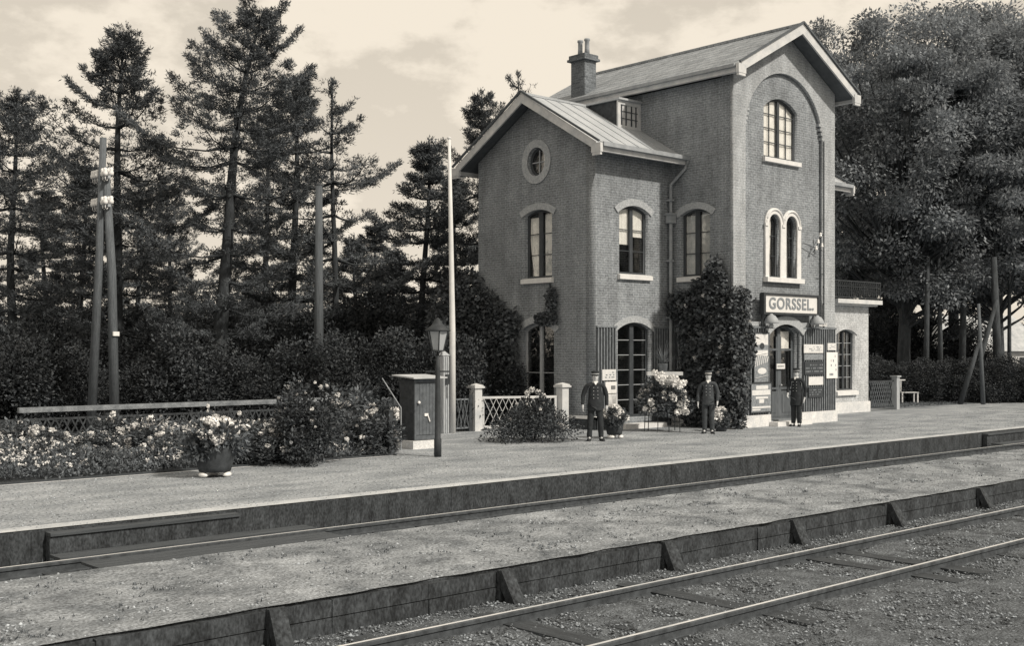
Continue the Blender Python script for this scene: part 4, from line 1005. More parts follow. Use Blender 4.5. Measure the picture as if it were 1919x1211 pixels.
# low planting of the bed: nobody could count it
r = np.random.default_rng(500); n = 60000
X = 3.5+10.4*r.random(n); Y = 19.05+3.9*r.random(n)**1.15
hh = (.46+.14*np.sin(X*1.3)+.12*np.sin(Y*3+X*2.2))*np.clip((Y-18.9)*1.8, .2, 1); Z = .02+hh*r.random(n)**.6
P = np.stack([X, Y, Z], 1); D = r.normal(size=(n, 3))*.6; D[:, 2] += .5
me = quad_mesh('flower_bed', leaves(P, D, unit(r, n)+np.array([0, 0, .6]), .04+.05*r.random(n), .010+.010*r.random(n)), BEDLEAF)
tag(link(bpy.data.objects.new('flower_bed', me)), 'dense low planting of the station garden behind the platform kerb', 'flower bed', kind='stuff')
n = 1500; X = 4+9.9*r.random(n); Y = 19.15+3.5*r.random(n)**1.3; hh = (.46+.14*np.sin(X*1.3)+.12*np.sin(Y*3+X*2.2))*np.clip((Y-18.9)*1.8, .2, 1)
keep = (np.sin(X*2.1)+np.sin(Y*4+X)) > -.9; X, Y, hh = X[keep], Y[keep], hh[keep]; n = len(X)
cc = np.stack([X, Y, hh*(.85+.3*r.random(n))+.03], 1); m = 7; P = np.repeat(cc, m, 0)+r.normal(size=(n*m, 3))*.009; D = r.normal(size=(n*m, 3))
me = quad_mesh('small_flowers', leaves(P, D, unit(r, n*m), .026+.026*r.random(n*m), .010+.008*r.random(n*m)), PETAL)
tag(link(bpy.data.objects.new('small_flowers', me)), 'countless tiny pale flowers over the low planting of the garden bed', 'flowers', kind='stuff')
# grass tufts
def tufts(name, n, fx, label, seed, h=.07, m=None):
    r = np.random.default_rng(seed); c = fx(r, n); k = 6; P = np.repeat(c, k, 0)+r.normal(size=(len(c)*k, 3))*np.array([.02, .02, 0]); D = r.normal(size=(len(P), 3))*.4; D[:, 2] = abs(D[:, 2])+.6
    tag(link(bpy.data.objects.new(name, quad_mesh(name, leaves(P, D, unit(r, len(P)), h*(.5+r.random(len(P))), .006+.003*r.random(len(P))), m or BEDLEAF))), label, 'grass', kind='stuff')
tufts('grass', 1500, lambda r, n: np.stack([2+34*r.random(n), YP-.06-.5*r.random(n)**2, np.full(n, ZB+.05)], 1), 'sparse grass at the foot of the platform wall', 3, .08)
tufts('grass', 5000, lambda r, n: np.stack([38.2+24*r.random(n), 21.8+4*r.random(n), np.full(n, .0)], 1), 'short grass of the strip behind the right end of the platform', 4, .09)
tufts('grass', 1300, lambda r, n: np.stack([-1+34*r.random(n)**1.3, YI+.06+2.6*r.random(n), np.full(n, -.15)], 1), 'short withered tufts on the gravel island', 5, .035)

# ================================================================== garden and platform furniture
# white topped lattice fence behind the garden
t = thing('lattice_fence', 'long low lattice fence with a broad pale top rail behind the garden bed', 'fence', (12, 23.2, 0))
mb = MB(); mb.box(-3.9, 3.35, -.05, .05, .90, 1.00); mb.build('top_rail', mat('weathered_rail', .20, var=.4, scale=5, fine=.3), t)
mb = MB(); mb.box(-12, 7.6, -.02, .02, .74, .78); mb.box(-12, 7.6, -.02, .02, .12, .16); mb.build('rail', TARRED, t)
mb = MB(); x = -12
while x < 7.4: mb.bar((x, -.026, .13), (x+.32, -.026, .77), .008, .03); mb.bar((x+.32, -.036, .13), (x, -.036, .77), .008, .03); x += .16
mb.build('lattice', TARRED, t)
mb = MB(); mb.box(-.05, .05, -.05, .05, -.04, .925); p0 = mb.build('post', TARRED, t)
for i, x in enumerate((-12, -9.5, -7, -4.9, -2.1, .7, 3.2, 5.2, 7.5)):
    o = p0 if i == 0 else copy_tree(p0, t); o.location = (x, .075, 0)
# gate with two stout posts
def gate_post(loc, label, s=1.0):
    t = thing('gate_post', label, 'post', loc, 0, 'pale wooden gate posts')
    mb = MB(); mb.box(-.12, .12, -.12, .12, -.03, 1.12); mb.box(-.125, .125, -.125, .125, 0, .14); mb.build('shaft', WHITE, t)
    mb = MB(); mb.box(-.17, .17, -.17, .17, 1.122, 1.17); mb.box(-.145, .145, -.145, .145, 1.172, 1.20); mb.add([(-.14, -.14, 1.202), (.14, -.14, 1.202), (.14, .14, 1.202), (-.14, .14, 1.202), (0, 0, 1.25)], [(0, 1, 4), (1, 2, 4), (2, 3, 4), (3, 0, 4), (3, 2, 1, 0)]); mb.build('cap', WHITE, t)
    return t
ga, gb = Vector((19.75, 23.15, 0)), Vector((21.95, 22.15, 0))
gate_post(ga, 'stout white capped post at the left end of the lattice gate'); gate_post(gb, 'stout white capped post at the right end of the gate by the brick wall')
dv = gb-ga; t = thing('lattice_gate', 'white wooden gate of crossed diamond laths between two capped posts', 'gate', ga+dv*.5, math.atan2(dv.y, dv.x))
hl = dv.length/2-.17
mb = MB(); mb.box(-hl, hl, -.03, .03, .84, .90); mb.box(-hl, hl, -.03, .03, .06, .13); mb.box(-hl, -hl+.06, -.028, .028, .132, .838); mb.box(hl-.06, hl, -.028, .028, .132, .838); mb.build('frame', WHITE, t)
mb = MB(); x = -hl+.04
while x < hl-.36: mb.bar((x, -.036, .13), (x+.34, -.036, .84), .010, .034); mb.bar((x+.34, -.048, .13), (x, -.048, .84), .010, .034); x += .17
mb.build('lattice', WHITE, t)
# dark posts and lattice continuing to the left of the gate
t = thing('wicket_gate', 'small dark pointed lattice gate between the flagpole and the white gate', 'gate', (19.0, 23.15, 0))
mb = MB(); mb.box(-.05, .05, -.04, .04, 0, 1.0); mb.box(.50, .60, -.04, .04, 0, .95); mb.build('posts', TARRED, t)
mb = MB(); mb.box(.06, .49, -.02, .02, .82, .86); mb.box(.06, .49, -.02, .02, .08, .12)
for k in range(3): mb.bar((.08+.12*k, -.03, .10), (.24+.12*k, -.03, .84), .01, .02); mb.bar((.24+.12*k, -.04, .10), (.08+.12*k, -.04, .84), .01, .02)
mb.build('lattice', RIB, t)
# flagpole with its tarred housing
t = thing('flagpole', 'tall tapering white flagpole behind the platform lamp', 'flagpole', (18.82, 22.97, 0))
mb = MB(); mb.tube([(0, 0, -.05), (0, 0, 2.6), (-.03, .03, 5.2), (-.06, .06, 7.52)], [.085, .075, .058, .038], 12); mb.build('pole', POLEW, t, smooth=True)
mb = MB(); mb.lathe([(.02, 0), (.055, .02), (.055, .05), (.02, .07)], (-.06, .06, 7.5), 12); mb.build('truck', POLEW, t)
t = thing('mast_housing', 'grey boarded upright casing fixed beside the foot of the white flagpole', 'post', (18.62, 23.05, 0))
mb = MB(); mb.box(-.13, .07, -.10, .10, -.03, 1.98)
for k in range(3): mb.box(-.12+.065*k, -.085+.065*k, -.118, -.1005, .02, 1.95)
mb.add([(-.15, -.12, 1.982), (.09, -.12, 1.982), (.09, .12, 1.982), (-.15, .12, 1.982), (-.03, 0, 2.12)], [(0, 1, 4), (1, 2, 4), (2, 3, 4), (3, 0, 4), (3, 2, 1, 0)]); mb.build('casing', GREYWOOD, t)
mb = MB(); mb.box(-.06, .03, -.15, -.119, 1.25, 1.5); mb.tube([(-.02, -.13, 1.2), (-.02, -.14, .9)], .012, 6); mb.build('cleat', IRON, t)
# small wooden cabinet
t = thing('wooden_cabinet', 'small dark wooden cabinet with a plank door and pale flat roof', 'cabinet', (15.15, 19.8, 0))
mb = MB(); mb.box(-.06, .70, -.06, .60, -.02, .18); mb.build('base', PLINTH, t)
mb = MB(); mb.box(.0, .64, .0, .50, .182, 1.50); mb.build('body', TARRED, t)
mb = MB(); mb.cur = 0
for k in range(6): mb.box(.05+.09*k, .05+.09*k+.084, -.028, -.002, .30, 1.42)
mb.box(.002, .045, -.034, -.001, .19, 1.49); mb.box(.60, .64, -.034, -.001, .19, 1.49); mb.box(.05, .62, -.030, -.001, 1.43, 1.5); mb.box(.05, .62, -.030, -.001, .19, .29)
dr = mb.build('door', mat('cabinet_door', .10, var=.3, scale=8), t)
mb = MB(); mb.ball((.10, -.06, 1.0), .035, 8); mb.box(.26, .36, -.05, -.030, .70, .76); mb.bar((.34, -.045, .73), (.40, -.045, .58), .02, .03); mb.build('door_latch', CER, dr)
mb = MB(); mb.add([(-.12, -.16, 1.51), (.80, -.16, 1.51), (.80, .62, 1.56), (-.12, .62, 1.56), (-.12, -.16, 1.54), (.80, -.16, 1.54), (.80, .62, 1.59), (-.12, .62, 1.59)], [(0, 3, 2, 1), (4, 5, 6, 7), (0, 1, 5, 4), (1, 2, 6, 5), (2, 3, 7, 6), (3, 0, 4, 7)]); mb.build('roof', KERB, t)
# platform lamp
t = thing('platform_lamp', 'dark iron platform lamp post with a ladder bar and hexagonal glass lantern', 'street lamp', (14.45, 18.10, 0))
mb = MB(); mb.lathe([(.075, -.02), (.075, .35), (.06, .38), (.055, 1.2), (.045, 1.75), (.03, 2.05)], (0, 0, 0), 12); mb.build('post', IRON, t, smooth=True)
mb = MB(); mb.bar((-.24*SA, .24*CA, 1.70), (.24*SA, -.24*CA, 1.70), .03, .03); mb.build('ladder_bar', IRON, t)
mb = MB()
for a in (0.3, 0.3+PI): mb.tube([(.03*math.cos(a), .03*math.sin(a), 1.98), (.12*math.cos(a), .12*math.sin(a), 2.03), (.13*math.cos(a), .13*math.sin(a), 2.13)], .012, 6)
mb.build('lantern_fork', IRON, t)
lt = MB(); lt.lathe([(.12, 2.12), (.21, 2.50)], (0, 0, 0), 6); lt = lt.build('lantern', LAMPGL, t)
mb = MB(); mb.lathe([(.145, 2.10), (.145, 2.125)], (0, 0, 0), 6)
for k in range(6): a = PI*k/3; mb.bar((.123*math.cos(a), .123*math.sin(a), 2.12), (.214*math.cos(a), .214*math.sin(a), 2.50), .018, .018)
mb.build('lantern_frame', IRON, lt)
mb = MB(); mb.lathe([(.25, 2.502), (.26, 2.52), (.15, 2.60), (.09, 2.66), (.085, 2.70), (.05, 2.72), (.04, 2.75), (.01, 2.77)], (0, 0, 0), 12); mb.build('lantern_roof', IRON, lt, smooth=True)
# posts and rod at the garden's right end
o = MB(); o.box(-.05, .05, -.05, .05, -.02, .88); o.box(-.06, .06, -.06, .06, .88, .91); o = o.build('garden_post', TARRED); o.location = (14.02, 19.12, 0); tag(o, 'short dark square post at the right corner of the garden bed', 'post')
q = at(752, 24.6)
t = MB(); t.tube([(0, 0, 0), (0, 0, .90), (-.40*SA, .40*CA, 1.53)], .013, 6); t = t.build('guy_rod', ZINC, smooth=False); t.location = q; tag(t, 'thin bent iron rod leaning beside the little wooden cabinet', 'rod')
# telegraph poles
def insul(mb, x, y, z): mb.lathe([(.03, 0), (.060, .02), (.065, .08), (.045, .13), (.055, .17), (.03, .21)], (x, y, z), 8)
q = at(194, 30); t = thing('telegraph_pole', 'double telegraph pole with splayed legs and rows of white insulators behind the garden', 'telegraph pole', (q.x, q.y, -.04))
H = EYE+(HOR-258)*30/FOC+.04
mb = MB(); mb.tube([(-.32*SA, .32*CA, 0), (-.10*SA, .10*CA, H*.6), (0, 0, H)], [.125, .10, .085], 12); mb.build('pole', POLE, t, smooth=True)
mb = MB(); mb.tube([(.30*SA, -.30*CA, 0), (.22*SA, -.22*CA, H*.55), (.06*SA, -.06*CA, H*.90)], [.13, .11, .095], 12); mb.build('pole', POLE, t, smooth=True)
for z in (H-1.05, H-1.78):
    mb = MB(); mb.bar((0, -.38, z), (0, .48, z), .07, .07); arm = mb.build('crossarm', GREYWOOD, t)
    for y in (-.34, -.18, .16, .32, .45):
        mb = MB(); mb.tube([(0, y, z-.02), (-.05, y, z-.10), (-.09, y, z-.06), (-.09, y, z+.03)], .010, 5); insul(mb, -.09, y, z+.02); insul(mb, .07, y, z+.04); mb.build('insulator', CER, arm, smooth=True)
mb = MB(); mb.box(.17*SA, .17*SA+.16, -.17*CA-.22, -.17*CA-.05, EYE+(HOR-627)*30/FOC, EYE+(HOR-627)*30/FOC+.11); mb.build('number_plate', CER, t)
q = at(598, 33); t = thing('telegraph_pole', 'single bare pole standing among the pines left of the flagpole', 'telegraph pole', (q.x, q.y, -.04))
mb = MB(); H = EYE+(HOR-345)*33/FOC; mb.tube([(0, 0, 0), (0, 0, H)], [.15, .10], 12); mb.build('pole', mat('pole_dark', .085, var=.3, scale=5, stretch=(6, 6, .4)), t, smooth=True)
mb = MB(); mb.lathe([(.11, 0), (.10, .03), (.0, .10)], (0, 0, H), 10); mb.build('cap', IRON, t)
q = at(1843, 45); t = thing('telegraph_pole', 'slim telegraph pole with a leaning strut under the trees at far right', 'telegraph pole', (q.x, q.y, 0))
mb = MB(); mb.tube([(0, 0, 0), (-.18*SA, .18*CA, 3.9)], [.09, .06], 10); mb.build('pole', POLE, t, smooth=True)
mb = MB(); mb.tube([(-.9*SA, .9*CA, 0), (-.15*SA, .15*CA, 2.4)], [.11, .07], 10); mb.build('strut', BARKL, t, smooth=True)
# farmhouse glimpsed between the trunks
q = at(1872, 76); t = thing('farmhouse', 'pale low farmhouse glimpsed between the trunks at far right', 'house', (q.x, q.y, 0), YAW-PI/2+.25)
mb = MB(); mb.box(-3.4, 3.4, 0, 5, 0, 2.1); mb.build('wall', PLINTH, t)
mb = MB(); mb.add([(-3.8, -.3, 2.0), (3.8, -.3, 2.0), (3.8, 5.3, 2.0), (-3.8, 5.3, 2.0), (-3.0, 2.5, 4.4), (3.0, 2.5, 4.4)], [(0, 1, 5, 4), (1, 2, 5), (2, 3, 4, 5), (3, 0, 4), (3, 2, 1, 0)]); mb.build('roof', KERB, t)
for x in (-2.3, -.4, 1.6): mb = MB(); mb.box(x, x+.8, -.04, -.002, .7, 1.6); mb.build('window', DARKWOOD, t)
# lattice fence, post and bench right of the annex
t = thing('lattice_fence', 'short dark lattice fence between the pale annex and the grey end post', 'fence', (XA+.1, 21.4, 0))
mb = MB(); mb.box(0, 1.75, -.03, .03, .98, 1.04); mb.box(0, 1.75, -.03, .03, .10, .15); mb.build('rail', TARRED, t)
mb = MB(); x = 0
while x < 1.40: mb.bar((x, -.036, .14), (x+.40, -.036, .98), .010, .022); mb.bar((x+.40, -.046, .14), (x, -.046, .98), .010, .022); x += .14
mb.build('lattice', RIB, t)
t = thing('end_post', 'grey square post with a flat cap ending the dark lattice fence on the right', 'post', (37.78, 21.35, 0))
mb = MB(); mb.box(-.10, .10, -.10, .10, -.02, 1.15); mb.build('shaft', GREYWOOD, t); mb = MB(); mb.box(-.14, .14, -.14, .14, 1.152, 1.20); mb.build('cap', GREYWOOD, t)
q = at(1702, 45.5); t = thing('garden_bench', 'small white bench with an upright back on the grass right of the end post', 'bench', (q.x, q.y, 0), YAW-PI/2+.15)
mb = MB(); 
for k in range(3): mb.box(-.36, .36, -.2+.13*k, -.2+.13*k+.115, .43, .46)
mb.build('seat', WHITE, t)
mb = MB(); mb.box(-.36, -.31, .18, .22, 0, .95); mb.box(-.22, -.18, .18, .215, .47, .93); mb.box(-.36, -.02, .17, .21, .90, .95); mb.build('backrest', WHITE, t)
for (x, y) in ((-.32, -.16), (.32, -.16), (-.30, .14), (.32, .14)): mb = MB(); mb.box(x-.025, x+.025, y-.025, y+.025, 0, .428); mb.build('leg', WHITE, t)

# flower tubs
tubf = bush_mesh(450, 3200, (.42, .42, .52), SHRUB, .085, clumps=26)
def tub(loc, label, rad, h, fh, nb, seed, feet, bm_=None, bscale=1.0, spread=1.0, bl=None, zlo=.3):
    t = thing('flower_tub', label, 'flower tub', loc, seed*.7, 'flower tubs on the platform')
    z0 = .09 if feet else 0
    mb = MB(); mb.lathe([(rad*.72, z0), (rad*.80, z0+h*.2), (rad*.95, z0+h*.8), (rad*1.02, z0+h), (rad*.9, z0+h), (rad*.88, z0+h*.93)], (0, 0, 0), 20); mb.build('tub', TARRED, t, smooth=True)
    if feet:
        for k in range(3):
            a = k*2.094+1.15-seed*.7; mb = MB(); mb.ball((0, 0, .045), .09, 10, (1.25, .8, .52)); o = mb.build('foot', CER, t, smooth=True); o.location = (rad*.62*math.cos(a), rad*.62*math.sin(a), 0); o.rotation_euler.z = a+PI/2
    f = link(bpy.data.objects.new('foliage', tubf), t); f.location = (0, 0, z0+h*.55); f.scale = (spread, spread, fh/.52)
    e = bpy.data.objects.new('x', None); n0 = len(t.children)
    blooms(t, nb, (.42*spread, .42*spread, fh), seed, bl or BLM, zlo, bscale)
    for c in t.children:
        if c.name.startswith('flower_head'): c.location.z += z0+h*.62
    bpy.data.objects.remove(e)
    return t
tub(at(403, 19.55), 'large black tub of white hydrangeas on three white feet at the platform kerb', .36, .44, .62, 46, 1, True, bscale=1.0, spread=1.12, zlo=.45)
tub(at(1152, 27.9), 'dark tub of white hydrangeas just right of the left railwayman', .24, .36, .46, 18, 2, True, bscale=1.1, spread=.72)
tub(at(1352, 30.3), 'small tub of white hydrangeas beside the middle railwayman', .18, .22, .44, 9, 3, False, bscale=1.3, spread=.55)
# tiered flower stand
q = at(1243, 30.3); t = thing('flower_stand', 'iron flower stand carrying a wide mass of white blooms before the wing door', 'flower stand', q, YAW-PI/2)
for (x, y) in ((-.50, -.15), (-.17, -.28), (.12, -.28), (.42, -.15), (-.35, .3), (.35, .3)): mb = MB(); mb.tube([(x, y, 0), (x*.96, y*.9, .55)], .012, 6); mb.build('leg', IRON, t)
mb = MB(); mb.tube([(.5*math.cos(k*PI/8), .3*math.sin(k*PI/8), .55) for k in range(17)], .014, 6); mb.tube([(.5*math.cos(k*PI/8), .3*math.sin(k*PI/8), .25) for k in range(17)], .010, 6); mb.build('hoop', IRON, t)
f = link(bpy.data.objects.new('foliage', bush_mesh(460, 6000, (.70, .5, 1.0), SHRUB, .085, clumps=40)), t); f.location.z = .42
mb = MB(); mb.box(-.42, .50, -.14, .14, 1.46, 1.55); mb.build('tray', WHITE, t)
blooms(t, 52, (.70, .5, 1.0), 8, BLM, .05, .95)
for c in t.children:
    if c.name.startswith('flower_head'): c.location.z += .42
for k in range(16):
    o = link(bpy.data.objects.new('flower_head', BLM[k % 3]), t); o.location = (-.25+.05*k+rr.uniform(-.03, .03), -.38+rr.uniform(-.08, .08), 1.45-.015*k+rr.uniform(-.1, .1)); o.scale = (1.15,)*3
tt = thing('dracaena', 'spiky long leaved potted plant on top of the white flower stand', 'potted plant', q+Vector((0, 0, 1.552)), 0)
mb = MB(); mb.lathe([(.09, 0), (.13, .2), (.14, .21), (.11, .21)], (0, 0, 0), 14); mb.build('pot', RIB, tt, smooth=True)
r = np.random.default_rng(9); V = []
for k in range(44):
    a = r.random()*2*PI; el = .35+1.1*r.random(); L_ = .35+.30*r.random(); p = np.array([0, 0, .2]); wd = .014
    dirv = np.array([math.cos(a)*math.cos(el), math.sin(a)*math.cos(el), math.sin(el)]); s = np.array([-math.sin(a), math.cos(a), 0])
    prev = p
    for j in range(4):
        nx = prev+dirv*L_/4; w0 = wd*(1-j/4.2); w1 = wd*(1-(j+1)/4.2); V += [prev-s*w0, prev+s*w0, nx+s*w1, nx-s*w1]; prev = nx; dirv = dirv+np.array([0, 0, -.16]); dirv /= np.linalg.norm(dirv)
link(bpy.data.objects.new('leaves', quad_mesh('leaves', np.array(V), leaf_mat('spiky_leaf', .22, trans=.1))), tt)

# ================================================================== signs, posters, wall lamps
def face_text(s, size, loc, m, parent, name='lettering', ext=.004, bold=.0, sx=1.0):
    cu = bpy.data.curves.new('txt', 'FONT'); cu.body = s; cu.size = size; cu.extrude = ext; cu.offset = bold; cu.align_x = 'CENTER'; cu.align_y = 'CENTER'; cu.space_character = 1.12
    o = bpy.data.objects.new('txt', cu); C.objects.link(o); dg = bpy.context.evaluated_depsgraph_get(); dg.update()
    me = bpy.data.meshes.new_from_object(o.evaluated_get(dg)); bpy.data.objects.remove(o); bpy.data.curves.remove(cu)
    for v in me.vertices: x, y, z = v.co; v.co = (loc[0]+x*sx, loc[1]-z, loc[2]+y)
    me.materials.clear(); me.materials.append(m); me.name = name
    return link(bpy.data.objects.new(name, me), parent)
t = thing('station_sign', 'large framed station name board reading GORSSEL over the tower door', 'sign', (27.85, YF-.16, 3.40))
mb = MB(); mb.box(-1.27, 1.27, -.02, .05, -.235, .235); mb.build('board', SIGNF, t)
mb = MB()
for (a, b, c_, d_) in ((-1.37, 1.37, .24, .30), (-1.37, 1.37, -.30, -.24), (-1.37, -1.275, -.239, .239), (1.275, 1.37, -.239, .239)): mb.box(a, b, -.06, .06, c_, d_)
mb.build('frame', IRON, t)
face_text('GORSSEL.', .44, (0, -.030, 0), SIGNL, t, bold=.010, sx=1.06)
mb = MB()
for x in (-1.25, 1.25): mb = MB(); mb.box(x-.03, x+.03, .062, .155, -.28, .28); mb.bar((x-.02, .09, -.27), (x-.02, .09, -.62), .03, .03); mb.build('bracket', IRON, t)
WLG = 'round hooded wall lamps beside the tower door'
for x, lab in ((26.78, 'round hooded oil lamp on the wall below the left end of the station name board'), (29.02, 'round hooded oil lamp on the wall below the right end of the station name board')):
    t = thing('wall_lamp', lab, 'lamp', (x, YF-.25, 2.95), 0, WLG)
    mb = MB(); mb.lathe([(.20, -.09), (.205, -.07), (.17, .03), (.11, .11), (.05, .14), (.03, .17)], (0, 0, 0), 18); mb.build('shade', mat('lamp_shade_grey', .34, rough=.5), t, smooth=True)
    mb = MB(); mb.lathe([(.05, -.22), (.07, -.17), (.05, -.10)], (0, 0, 0), 10); mb.build('glass', LAMPGL, t, smooth=True)
    mb = MB(); mb.tube([(0, .03, .16), (0, .12, .17), (0, .235, .02), (0, .235, -.2)], .014, 6); mb.bar((0, .24, -.2), (0, -.12, -.24), .018, .018); mb.build('bracket', IRON, t)
mb = MB(); mb.bar((29.05, YF-.10, 2.83), (29.75, YF-.10, 2.83), .02, .02)
for k in range(7): mb.ball((29.12+.1*k, YF-.10, 2.87), .028, 6)
tag(mb.build('insulator_row', CER), 'row of small white insulators on the wall right of the right hand wall lamp', 'insulators')
def marks(mb, x0, x1, z0, z1, y, seed, rows=4, fill=.6):
    r_ = random.Random(seed); h = (z1-z0)/rows
    for k in range(rows):
        x = x0
        while x < x1-.01:
            w_ = min(r_.uniform(.02, .07), x1-x)
            if r_.random() < fill: mb.box(x, x+w_, y-.0015, y, z0+h*k+h*.25, z0+h*k+h*.75)
            x += w_+.012
def poster(name, x0, x1, z0, z1, label, m, ink=None, rows=4, seed=1, fill=.6, y=YF-.06, fr_=None, cat='sign', extra=None):
    t = thing(name, label, cat, ((x0+x1)/2, y, z0)); a, b = x0-(x0+x1)/2, x1-(x0+x1)/2; h = z1-z0
    mb = MB(); mb.box(a, b, -.014, .008, 0, h); mb.build('panel', m, t)
    if ink:
        mb = MB(); marks(mb, a+.04, b-.04, .05, h-.05, -.0155, seed, rows, fill); mb.build('print', ink, t)
    if fr_:
        mb = MB()
        for (p, q_, r1, s1_) in ((a-.03, b+.03, h+.001, h+.03), (a-.03, b+.03, -.03, -.001), (a-.03, a-.001, 0, h), (b+.001, b+.03, 0, h)): mb.box(p, q_, -.024, .008, r1, s1_)
        mb.build('frame', fr_, t)
    if extra: extra(t, a, b, h)
    return t
def ex1(t, a, b, h):
    mb = MB(); mb.box(a+.06, b-.03, -.018, -.0142, h-.32, h-.03); mb.ball((0, -.010, h-.37), .16, 14, (1.0, .03, .55)); mb.build('pale_patch', PAPER, t)
    mb = MB(); mb.ball((.02, -.022, h-.35), .11, 12, (1.0, .05, .8)); mb.build('dark_shape', INK, t)
    mb = MB(); mb.box(a+.08, b-.04, -.017, -.0142, h-.62, h-.47)
    for k in range(7): x = a+.04+.09*k; mb.bar((x, -.016, .42+.02*k), (x+.06, -.016, .70+.02*(k % 3)), .028, .004)
    mb.ball((.03, -.012, .30), .22, 16, (1.0, .03, .42)); mb.bar((a+.03, -.016, .10), (b-.03, -.016, .18), .05, .004); mb.bar((a+.03, -.016, .74), (b-.05, -.016, .80), .05, .004); mb.build('pale_print', PAPER, t)
poster('enamel_poster', 26.24, 26.90, 1.24, 2.58, 'tall dark pictorial poster with pale slanting shapes left of the tower door', PAPERG, extra=ex1, fr_=INK, cat='poster')
def ex2(t, a, b, h):
    mb = MB()
    for (p, q_, r1, s1_) in ((a+.22, b-.15, .62, .72), (a+.04, b-.04, .46, .60), (a+.2, b-.15, .36, .42), (a+.36, b-.34, .24, .35), (a+.04, b-.04, .10, .15), (a+.04, b-.5, .04, .08)): mb.box(p, q_, -.018, -.0142, r1, s1_)
    mb.build('pale_print', PAPER, t)
poster('enamel_poster', 26.08, 27.0, .42, 1.19, 'lower grey poster with pale bands left of the tower door', PAPERG, extra=ex2, fr_=INK, cat='poster', y=YF-.075)
poster('notice_board', 28.62, 29.60, 2.03, 2.28, 'long white notice on the ribbed wall right of the tower door', PAPER, SIGNL, 3, 5, .35, cat='notice')
poster('notice_board', 28.64, 29.60, 1.83, 2.00, 'grey strip notice directly under the long white notice', PAPERG, cat='notice')
poster('notice_board', 28.66, 29.62, 1.40, 1.78, 'dark lettered board right of the tower door between two pale notices', INK, RIB, 3, 7, .6, cat='notice')
poster('notice_board', 28.86, 29.60, 1.10, 1.34, 'small white notice low on the ribbed wall beside the right railwayman', PAPER, cat='notice')
poster('notice_board', 28.86, 29.58, .74, 1.04, 'dark grey notice lowest on the wall right of the tower door', INK, RIB, 3, 9, .4, cat='notice')
poster('enamel_plate', 29.84, 30.30, 2.11, 2.32, 'small white plate above the tall white panel at the tower corner', PAPER, SIGNL, 3, 11, .5)
poster('enamel_plate', 29.78, 30.36, 1.28, 2.05, 'tall white enamel panel with rounded look at the right corner of the tower', CER, SIGNL, 5, 13, .25)
poster('door_plate', 27.60, 28.00, 1.58, 1.73, 'small white lettered plate on the right leaf of the tower door', PAPER, INK, 1, 15, .8, y=YF+.16)
poster('enamel_plate', 22.50, 23.03, 1.31, 1.60, 'pale plate topmost of three on the wing wall beside the left railwayman', PAPER, SIGNL, 3, 17, .35, y=YW-.065)
poster('enamel_plate', 22.62, 23.06, .96, 1.27, 'white plate with bold dark strokes, middle of three on the wing wall', CER, INK, 1, 19, .5, y=YW-.065)
poster('enamel_plate', 22.66, 23.08, .36, .94, 'tall pale plate lowest of three on the wing wall behind the hydrangea tub', PAPER, y=YW-.065)

# ================================================================== railwaymen
def skin(name, nodes, m, parent, sub=2, extra=None):
    """nodes: (pos, (rx, ry), parent index)"""
    me = bpy.data.meshes.new(name); me.from_pydata([n_[0] for n_ in nodes], [(i, n_[2]) for i, n_ in enumerate(nodes) if n_[2] is not None], [])
    o = bpy.data.objects.new(name, me); C.objects.link(o)
    o.modifiers.new('s', 'SKIN'); sk = me.skin_vertices[0].data
    for i, n_ in enumerate(nodes):
        rd = n_[1]; sk[i].radius = rd if isinstance(rd, tuple) else (rd, rd); sk[i].use_root = (n_[2] is None)
    md = o.modifiers.new('u', 'SUBSURF'); md.levels = sub; md.render_levels = sub
    dg = bpy.context.evaluated_depsgraph_get(); dg.update(); em = bpy.data.meshes.new_from_object(o.evaluated_get(dg)); bpy.data.objects.remove(o)
    vs = [v.co.copy() for v in em.vertices]; fs = [tuple(p.vertices) for p in em.polygons]; bpy.data.meshes.remove(em)
    if extra: b = len(vs); vs += [Vector(v) for v in extra.v]; fs += [tuple(i+b for i in f) for f in extra.f]
    if name in ('jacket', 'trousers'):
        sd = len(C.objects); vs = [v+Vector((v.x, v.y, 0)).normalized()*.010*noise.noise(Vector((v.x*9+sd, v.y*9, v.z*14))) for v in vs]
    o = mesh_obj(name, vs, fs, m, parent, smooth=True); return o
